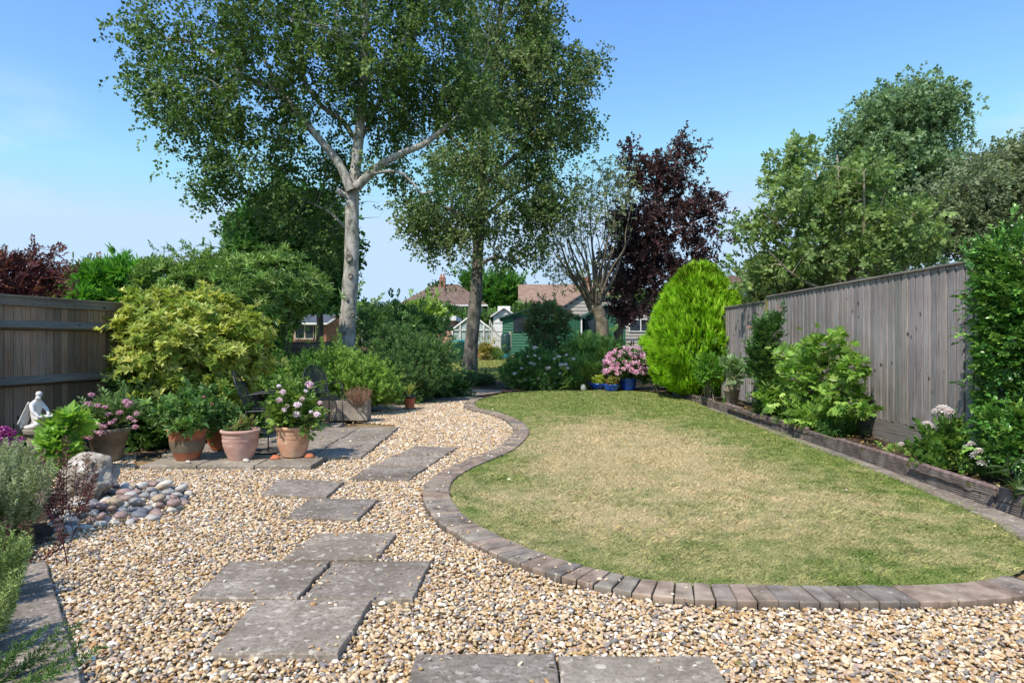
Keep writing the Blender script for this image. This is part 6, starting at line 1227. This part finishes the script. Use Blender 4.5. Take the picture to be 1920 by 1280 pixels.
M_pinkw = mat_noise('pink_brick', [(.3, hexc('a8806a')), (.7, hexc('c4a08a'))], scale=12, rough=.9)
M_slate = mat_noise('slate', [(.3, hexc('3c4046')), (.7, hexc('5d6268'))], scale=4, rough=.7)
M_render = mat_plain('white_render', hexc('dedcd6'), .8)
M_cream = mat_plain('cream_block', hexc('b5a596'), .85)
def tiles_hip(w, d_, rh, ridge, ov=.4):
    g = Geo(); W_, D_ = w / 2 + ov, d_ / 2 + ov; rl = ridge / 2
    V = [(-W_, -D_, 0), (W_, -D_, 0), (W_, D_, 0), (-W_, D_, 0), (-rl, 0, rh), (rl, 0, rh)]; g.add(V, [(0, 1, 5, 4), (1, 2, 5), (2, 3, 4, 5), (3, 0, 4), (3, 2, 1, 0)]); return g
def window_part(parent, x, y, z, w, h, frame=M_white, bars=1, depth=.05):
    "frame faces -Y, sits on wall face at y"
    g = Geo(); t = .06; g.box(x - w/2, x + w/2, y - depth, y, z - h/2, z - h/2 + t).box(x - w/2, x + w/2, y - depth, y, z + h/2 - t, z + h/2).box(x - w/2, x - w/2 + t, y - depth, y, z - h/2 + t, z + h/2 - t).box(x + w/2 - t, x + w/2, y - depth, y, z - h/2 + t, z + h/2 - t)
    for k_ in range(bars): xx = x - w/2 + w * (k_ + 1) / (bars + 1); g.box(xx - t/2, xx + t/2, y - depth, y, z - h/2 + t, z + h/2 - t)
    o = g.build('window', frame, parent); Geo().box(x - w/2 + t, x + w/2 - t, y - depth * .5, y - .005, z - h/2 + t, z + h/2 - t).build('pane', M_glass, o); return o
# hipped house
Yh = 62.0; k = Yh / FPX; zl = lambda py: CAMZ - (py - CY) * k; xl = lambda px: (px - CX) * k
zg = gz(Yh); x0, x1 = xl(755), xl(905); h = empty('detached_house', ((x0 + x1) / 2, Yh + 3.5, zg), 'white and brick house with a hipped brown roof left of the leaning trunk', 'house')
w = x1 - x0; ze = zl(572) - zg; g = Geo(); g.box(-w/2, w/2, -3.5, 3.5, 0, ze); g.build('wall', M_render, h)
o = tiles_hip(w, 7, zl(527) - zl(572), w * .32, .5).build('roof', M_roofb, h); o.location = (0, 0, ze)
Geo().box(-w/2 - .5, w/2 + .5, -4.05, -3.95, ze - .12, ze + .02).build('gutter', M_white, h)
g = Geo(); cxh = xl(823) - (x0 + x1) / 2; g.box(cxh - .3, cxh + .3, -.6, .0, ze + 1.2, zl(514) - zg); ch = g.build('chimney', M_brickw, h)
for a in (-.13, .13): Geo().lathe([(.09, 0), (.08, .35), (0, .35)], 10, (cxh + a, -.3, zl(514) - zg)).build('chimney_pot', M_t_or, ch)
for pa, pb in [(865, 882), (905, 916)]:
    xa, xb = xl(pa) - (x0 + x1)/2, min(xl(pb) - (x0 + x1)/2, w/2 - .02); Geo().box(xa, xb, -3.56, -3.503, zl(595) - zg - .6, ze - .15).build('brick_panel', M_brickw, h)
window_part(h, xl(848) - (x0 + x1)/2, -3.5, zl(586) - zg, 1.0, 1.2, bars=1); window_part(h, xl(873) - (x0 + x1)/2, -3.57, zl(583) - zg, .7, .9); window_part(h, xl(898) - (x0 + x1)/2, -3.5, zl(586) - zg, .5, .9, bars=0)
# long pinkish roof house
Yh = 60.0; k = Yh / FPX; zg = gz(Yh); x0, x1 = xl(976), xl(1185); cx_ = (x0 + x1)/2; w = x1 - x0; ze = zl(571) - zg; rz_ = zl(527) - zg
h = empty('brick_house', (cx_, Yh + 3.5, zg), 'pinkish brick house with a long plain tiled roof behind the sheds', 'house')
g = Geo(); V = [(-w/2, -3.5, 0), (w/2, -3.5, 0), (w/2, 3.5, 0), (-w/2, 3.5, 0), (-w/2, -3.5, ze), (w/2, -3.5, ze), (w/2, 3.5, ze), (-w/2, 3.5, ze), (-w/2, 0, rz_ - .1), (w/2, 0, rz_ - .1)]
g.add(V, [(0, 1, 5, 4), (1, 2, 6, 9, 5), (2, 3, 7, 6), (3, 0, 4, 8, 7)]); g.build('wall', M_pinkw, h)
g = Geo(); V = [(-w/2 - .2, -3.9, ze - .1), (w/2 + .2, -3.9, ze - .1), (w/2 + .2, 0, rz_), (-w/2 - .2, 0, rz_), (-w/2 - .2, 3.9, ze - .1), (w/2 + .2, 3.9, ze - .1)]; g.add(V, [(0, 1, 2, 3), (3, 2, 5, 4)]); o = g.build('roof', M_roofp, h); s_ = o.modifiers.new('s', 'SOLIDIFY'); s_.thickness = .15
for i, px in enumerate((996, 1034, 1062)): window_part(h, xl(px) - cx_, -3.5, zl(580) - zg, 1.4, 1.0, bars=2)
Geo().box(xl(1098) - cx_, xl(1112) - cx_, -.5, .3, rz_ - .5, zl(513) - zg).build('chimney', M_brickw, h)
# little house roof by the right fence end
Yh = 55.0; k = Yh / FPX; zg = gz(Yh)
h = empty('bungalow', (xl(1400), Yh, zg), 'small roof end and white fascia showing above the far fence end', 'house'); Geo().box(-2, 2, 0, 4, 0, zl(545) - zg).build('wall', M_render, h)
g = Geo(); V = [(-2.3, -.3, 0), (2.3, -.3, 0), (2.3, 4, 0), (-2.3, 4, 0), (-1.2, 0, zl(515) - zl(545)), (-1.2, 4, zl(515) - zl(545))]; g.add(V, [(0, 1, 4), (1, 2, 5, 4), (2, 3, 5), (3, 0, 4, 5)]); o = g.build('roof', M_roofb, h); o.location = (0, 0, zl(545) - zg)

# green sheds
def gable_shed(name, px0, px1, py_e, py_a, apx, Yh, depth, mat, trim, lb, ribs=True, rib_dir='h', board=.16):
    k = Yh / FPX; xx = lambda p_: (p_ - CX) * k; zz = lambda p_: CAMZ - (p_ - CY) * k; zg = gz(Yh); x0, x1 = xx(px0), xx(px1); c_ = (x0 + x1)/2; w = x1 - x0; ze, za = zz(py_e) - zg, zz(py_a) - zg; ax = xx(apx) - c_
    h = empty(name, (c_, Yh, zg), lb, 'shed')
    Geo().add([(-w/2, 0, 0), (w/2, 0, 0), (w/2, depth, 0), (-w/2, depth, 0), (-w/2, 0, ze), (w/2, 0, ze), (w/2, depth, ze), (-w/2, depth, ze), (ax, 0, za), (ax, depth, za)], [(0, 1, 5, 8, 4), (1, 2, 6, 5), (2, 3, 7, 9, 6), (3, 0, 4, 7)]).build('wall', mat, h)
    g = Geo(); r = random.Random(len(lb)); z = 0
    top = lambda x: za + (ze - za) * (abs(x - ax) / (ax + w/2) if x < ax else abs(x - ax) / (w/2 - ax))
    if rib_dir == 'h':
        while z < za - .05:
            if z < ze: xa, xb = -w/2, w/2
            else: f = (z + .12 - ze) / (za - ze); xa, xb = -w/2 + (ax + w/2) * min(1, f), w/2 - (w/2 - ax) * min(1, f)
            if xb - xa > .1: g.add([(xa, -.008, z + board - .01), (xb, -.008, z + board - .01), (xb, -.045, z), (xa, -.045, z), (xa, 0, z), (xb, 0, z)], [(3, 2, 1, 0), (4, 5, 2, 3)])
            z += board
    else:
        x = -w/2
        while x < w/2 - .05: g.box(x, x + .07, -.03, -.001, .02, top(x + .03) - .06); x += .16
    g.build('cladding', mat, h)
    g = Geo(); V = []
    for yv in (-.25, depth + .2): V += [(-w/2 - .2, yv, ze - .06), (ax, yv, za + .06), (w/2 + .2, yv, ze - .06)]
    g.add(V, [(0, 1, 4, 3), (1, 2, 5, 4)]); o = g.build('roof', trim, h); s_ = o.modifiers.new('s', 'SOLIDIFY'); s_.thickness = .09; s_.offset = 0
    return h, xx, zz, c_, zg
h, xx, zz, c_, zg = gable_shed('garden_shed', 942, 1092, 595, 573, 1017, 38.0, 5, M_green, M_greend, 'wide green clad shed with a dark window behind the round bush')
xw = xx(978) - c_; Geo().box(xw - .48, xw + .62, -.075, -.046, zz(622) - zg, zz(594) - zg).build('window', M_glass, h)
g = Geo(); xa = xx(1058) - c_; 
for i in range(12): g.box(xa + i * .085, xa + i * .085 + .05, -.085, -.047, .05, zz(592) - zg - .0)
g.build('door', M_green, h)
Geo().tube([(xx(1092) - c_ - .06, -.1, .1), (xx(1092) - c_ - .06, -.1, zz(594) - zg)], .05, 8).build('drainpipe', M_white, h)
h, xx, zz, c_, zg = gable_shed('garden_shed', 1097, 1173, 594, 574, 1135, 38.4, 5, M_green, M_greend, 'narrower green shed with vertical ribs behind the pale multi stemmed tree', rib_dir='v')
Geo().box(xx(1099) - c_, xx(1116) - c_, -.06, -.032, .05, zz(597) - zg).build('door', M_glass, h)
h, xx, zz, c_, zg = gable_shed('timber_cabin', 1035, 1240, 590, 548, 1100, 44.0, 7, M_cladd, M_slate, 'silvery horizontally clad timber cabin with a white framed window', board=.24)
for o in h.children:
    if o.name.startswith('cladding'): o.data.materials[0] = M_clad
window_part(h, xx(1201) - c_, -.05, zz(610) - zg, (1224 - 1180) * 44 / FPX, (622 - 598) * 44 / FPX, bars=1)
# white gabled garage
h, xx, zz, c_, zg = gable_shed('garage', 925, 965, 592, 578, 945, 46.0, 5, M_render, M_white, 'white gabled garage wall left of the green shed', board=.6)
# greenhouse
Yg = 35.0; k = Yg / FPX; zg = gz(Yg); xx = lambda p_: (p_ - CX) * k; zz = lambda p_: CAMZ - (p_ - CY) * k
x0, x1 = xx(848), xx(922); c_ = (x0 + x1)/2; w = x1 - x0; h = empty('greenhouse', (c_, Yg, zg), 'white framed glass greenhouse behind the leaning grey trunk', 'greenhouse')
ze, za = zz(618) - zg, zz(590) - zg; zb = .35
Geo().box(-w/2, w/2, 0, .12, 0, zb).build('brick_base', M_brickw, h); g = Geo()
for x in np.linspace(-w/2, w/2, 6): g.box(x - .03, x + .03, -.02, .04, zb, ze + (za - ze) * (1 - abs(x) / (w/2)) - .02)
for (a, b__) in [((-w/2, ze), (0, za)), ((0, za), (w/2, ze))]: g.tube([(a[0], 0, a[1]), (b__[0], 0, b__[1])], .05, 6); g.tube([(a[0], 3, a[1]), (b__[0], 3, b__[1])], .05, 6)
g.tube([(0, 0, za), (0, 3, za)], .04, 6); g.tube([(-w/2, 0, ze), (-w/2, 3, ze)], .04, 6); g.tube([(w/2, 0, ze), (w/2, 3, ze)], .04, 6); g.box(-w/2, w/2, -.02, .03, ze - .05, ze); g.build('frame', M_white, h)
M_gg = mat_noise('greenhouse_glass', [(.3, hexc('8d9c9c')), (.7, hexc('b4c0bf'))], scale=1.5, rough=.15, bstr=0, spec=.6)
Geo().add([(-w/2, 0.05, zb), (w/2, .05, zb), (w/2, .05, ze), (0, .05, za), (-w/2, .05, ze)], [(0, 1, 2, 3, 4)]).add([(-w/2, .05, ze), (0, .05, za), (0, 3, za), (-w/2, 3, ze)], [(0, 1, 2, 3)]).add([(w/2, .05, ze), (0, .05, za), (0, 3, za), (w/2, 3, ze)], [(3, 2, 1, 0)]).add([(w/2, .05, zb), (w/2, 3, zb), (w/2, 3, ze), (w/2, .05, ze)], [(0, 1, 2, 3)]).build('glazing', M_gg, h)
# arched trellis panel beside it
x0 = xx(918); h = empty('trellis_arch', (x0, Yg - .3, zg), 'pale curved topped lattice gate beside the greenhouse', 'gate'); g = Geo(); wv = xx(956) - x0
top = lambda t: (zz(600) - zg) - 1.1 * (zz(600) - zz(632)) * math.sin(min(1, t * 1.6) * math.pi / 2) * .9
for i in range(12): t = i / 11; g.box(t * wv - .02, t * wv + .02, -.015, .015, 0, top(t))
g.tube([(t * wv, 0, top(t)) for t in np.linspace(0, 1, 14)], .045, 6); g.build('panel', mat_plain('pale_grey_paint', hexc('b6b3ab'), .7), h); Geo().box(wv - .05, wv + .07, -.06, .06, 0, zz(622) - zg).build('post', M_cream, h)
# long white lean-to roof, seen through the crab apple
Yl = 40.0; k = Yl / FPX; zg = gz(Yl); h = empty('lean_to', (xx(0) * 0 + (740 - CX) * k, Yl, zg), 'low outbuilding with a long white fascia seen through the dark layered tree', 'outbuilding')
wv = (860 - 640) * k / 2; zt = CAMZ - (592 - CY) * k - zg; Geo().box(-wv, wv, 0, 4, 0, zt - .3).build('wall', M_pinkw, h); Geo().box(-wv - .2, wv + .2, -.4, 4.2, zt - .3, zt - .02).build('roof_fascia', M_white, h)
for x in (-1.5, 0.2, 2.0): window_part(h, x, -.0, zt - 1.2, 1.0, 1.1)
# slate roofed summerhouse on the left
Ys = 30.0; k = Ys / FPX; zg = gz(Ys); X = lambda p_: (p_ - CX) * k; Z = lambda p_: CAMZ - (p_ - CY) * k - zg
h = empty('summerhouse', (X(595), Ys, zg), 'small brick summerhouse with a slate roof beyond the low fence', 'summerhouse'); xa, xb = X(550) - X(595), X(612) - X(595); xc = X(640) - X(595)
g = Geo(); g.box(xa, xb, 0, 3, 0, Z(606)); g.build('wall', M_brickw, h)
Geo().add([(xb, -.02, 0), (xc, .8, 0), (xc, .8, Z(610)), ((xb + xc) / 2, .4, Z(588)), (xb, -.02, Z(608))], [(0, 1, 2, 3, 4)]).build('gable_wall', M_brickw, h)
Geo().add([(xa - .2, -.25, Z(607)), (xb + .1, -.25, Z(607)), ((xb + xc) / 2 + .1, 1.2, Z(587)), (xa + .4, 1.2, Z(587)), (xc + .1, 2.6, Z(612)), (xa, 2.6, Z(612))], [(0, 1, 2, 3), (3, 2, 4, 5)]).build('roof', M_slate, h)
Geo().tube([(xa - .2, -.27, Z(607.5)), (xb + .1, -.27, Z(607.5)), ((xb + xc) / 2 + .1, .95, Z(587.5))], .05, 6).build('fascia', M_white, h)
window_part(h, (X(572) - X(595)), -.01, Z(622), .95, .7, frame=M_cream, bars=1); Geo().box(X(588) - X(595), X(603) - X(595), -.06, -.002, Z(636), Z(610)).build('white_panel', M_cream, h)
# water butt on a stand
Yw = 34.0; k = Yw / FPX; zg = gz(Yw); h = empty('water_butt', ((948.5 - CX) * k, Yw, zg), 'dark green water butt on a teal stand in front of the green shed', 'water butt'); r_ = 9.2 * k; z0 = CAMZ - (660 - CY) * k - zg; z1 = CAMZ - (625 - CY) * k - zg
Geo().lathe([(0, 0), (r_ * .7, 0), (r_ * .65, z0), (0, z0)], 20).build('stand', mat_plain('teal_plastic', hexc('2a7078'), .5), h, smooth=False)
Geo().lathe([(0, z0), (r_ * .85, z0), (r_ * .95, z0 + .1), (r_, z0 + .3), (r_ * .97, z0 + .32), (r_, z0 + .34), (r_, z0 + .6), (r_ * .97, z0 + .62), (r_ * .97, z1 - .1), (r_ * .8, z1 - .02), (0, z1)], 24).build('barrel', mat_plain('dark_green_plastic', hexc('24403c'), .4), h, smooth=True)
# parasol / covered barbecue by the cabin, dark furniture
h = empty('covered_table', (P(1200, 0, 36)[0], 36, gz(36)), 'dark covered garden table below the white framed window', 'table'); Geo().lathe([(0, 1.02), (.75, .98), (.8, .9), (.78, .86), (0, .9)], 20).build('cover', M_slate, h)
for a in range(5): 
    t_ = a * 1.256; Geo().tube([(.5 * math.cos(t_), .5 * math.sin(t_), .9), (.6 * math.cos(t_), .6 * math.sin(t_), 0)], .03, 6).build('leg', M_cladd, h)
# yellow shrub and pots by the greenhouse
S('yellow_bush', 'golden brown dwarf bush beside the greenhouse', 'shrub', [B(910, 658, 33, 14, 12, .4)], 220, [SP_ALTD[0]], ['a39a5c', 'b5aa6c', '80804c'], (.22, .34), (P(910, 0, 33)[0], 33, gz(33)), inner=.3)
S('green_tuft', 'small green plant between the greenhouse and the water butt', 'plant', [B(928, 664, 33, 13, 9, .3)], 160, [SP_TUFT[0]], ['6f8f48', '84a358'], (.25, .4), (P(928, 0, 33)[0], 33, gz(33)), inner=.3)
for px, Yp, c_, lb in [(856, 33, '2f7f86', 'teal plastic bin by the far lawn edge'), (866, 33.4, '3f9098', 'lighter teal bin next to the leaning trunk')]:
    g = Geo(); g.lathe([(0, 0), (.26, 0), (.32, .85), (.34, .87), (.34, .93), (.3, .98), (0, 1.02)], 20); o = g.build('plastic_bin', mat_plain('bin_' + c_, hexc(c_), .45), smooth=True); o.location = (P(px, 0, Yp)[0], Yp, gz(Yp)); props(o, lb, 'bin', 'teal bins on the far lawn')
# hedge line closing off far views
for i, (xa, xb, Yd, h_, lb) in enumerate([(-46, -14, 52, 4.0, 'long hedge far beyond the left fence'), (8, 46, 50, 3.5, 'long hedge far beyond the right fence'), (-16, 8, 48, 2.2, 'low clipped hedge behind the greenhouse')]):
    n = 3500; X_ = rng.uniform(xa, xb, n); hh = h_ * (1 + .12 * np.sin(X_ * .9) + .08 * np.sin(X_ * 2.3)); pos = np.stack([X_, Yd + rng.uniform(-1, 1, n), gz(Yd) + rng.random(n) ** .7 * hh], 1); h = empty('hedge', ((xa + xb) / 2, Yd, gz(Yd)), lb, 'hedge')
    fo = Foliage(); fo.add(SP_ALTD[0], pos - np.array([(xa + xb) / 2, Yd, gz(Yd)]), rdir(n, .4), rdir(n, .5), 1.0, 1.0, ['4a6a34', '5f7f40', '3d5a2c']); fo.build('foliage', M_leaf, h)
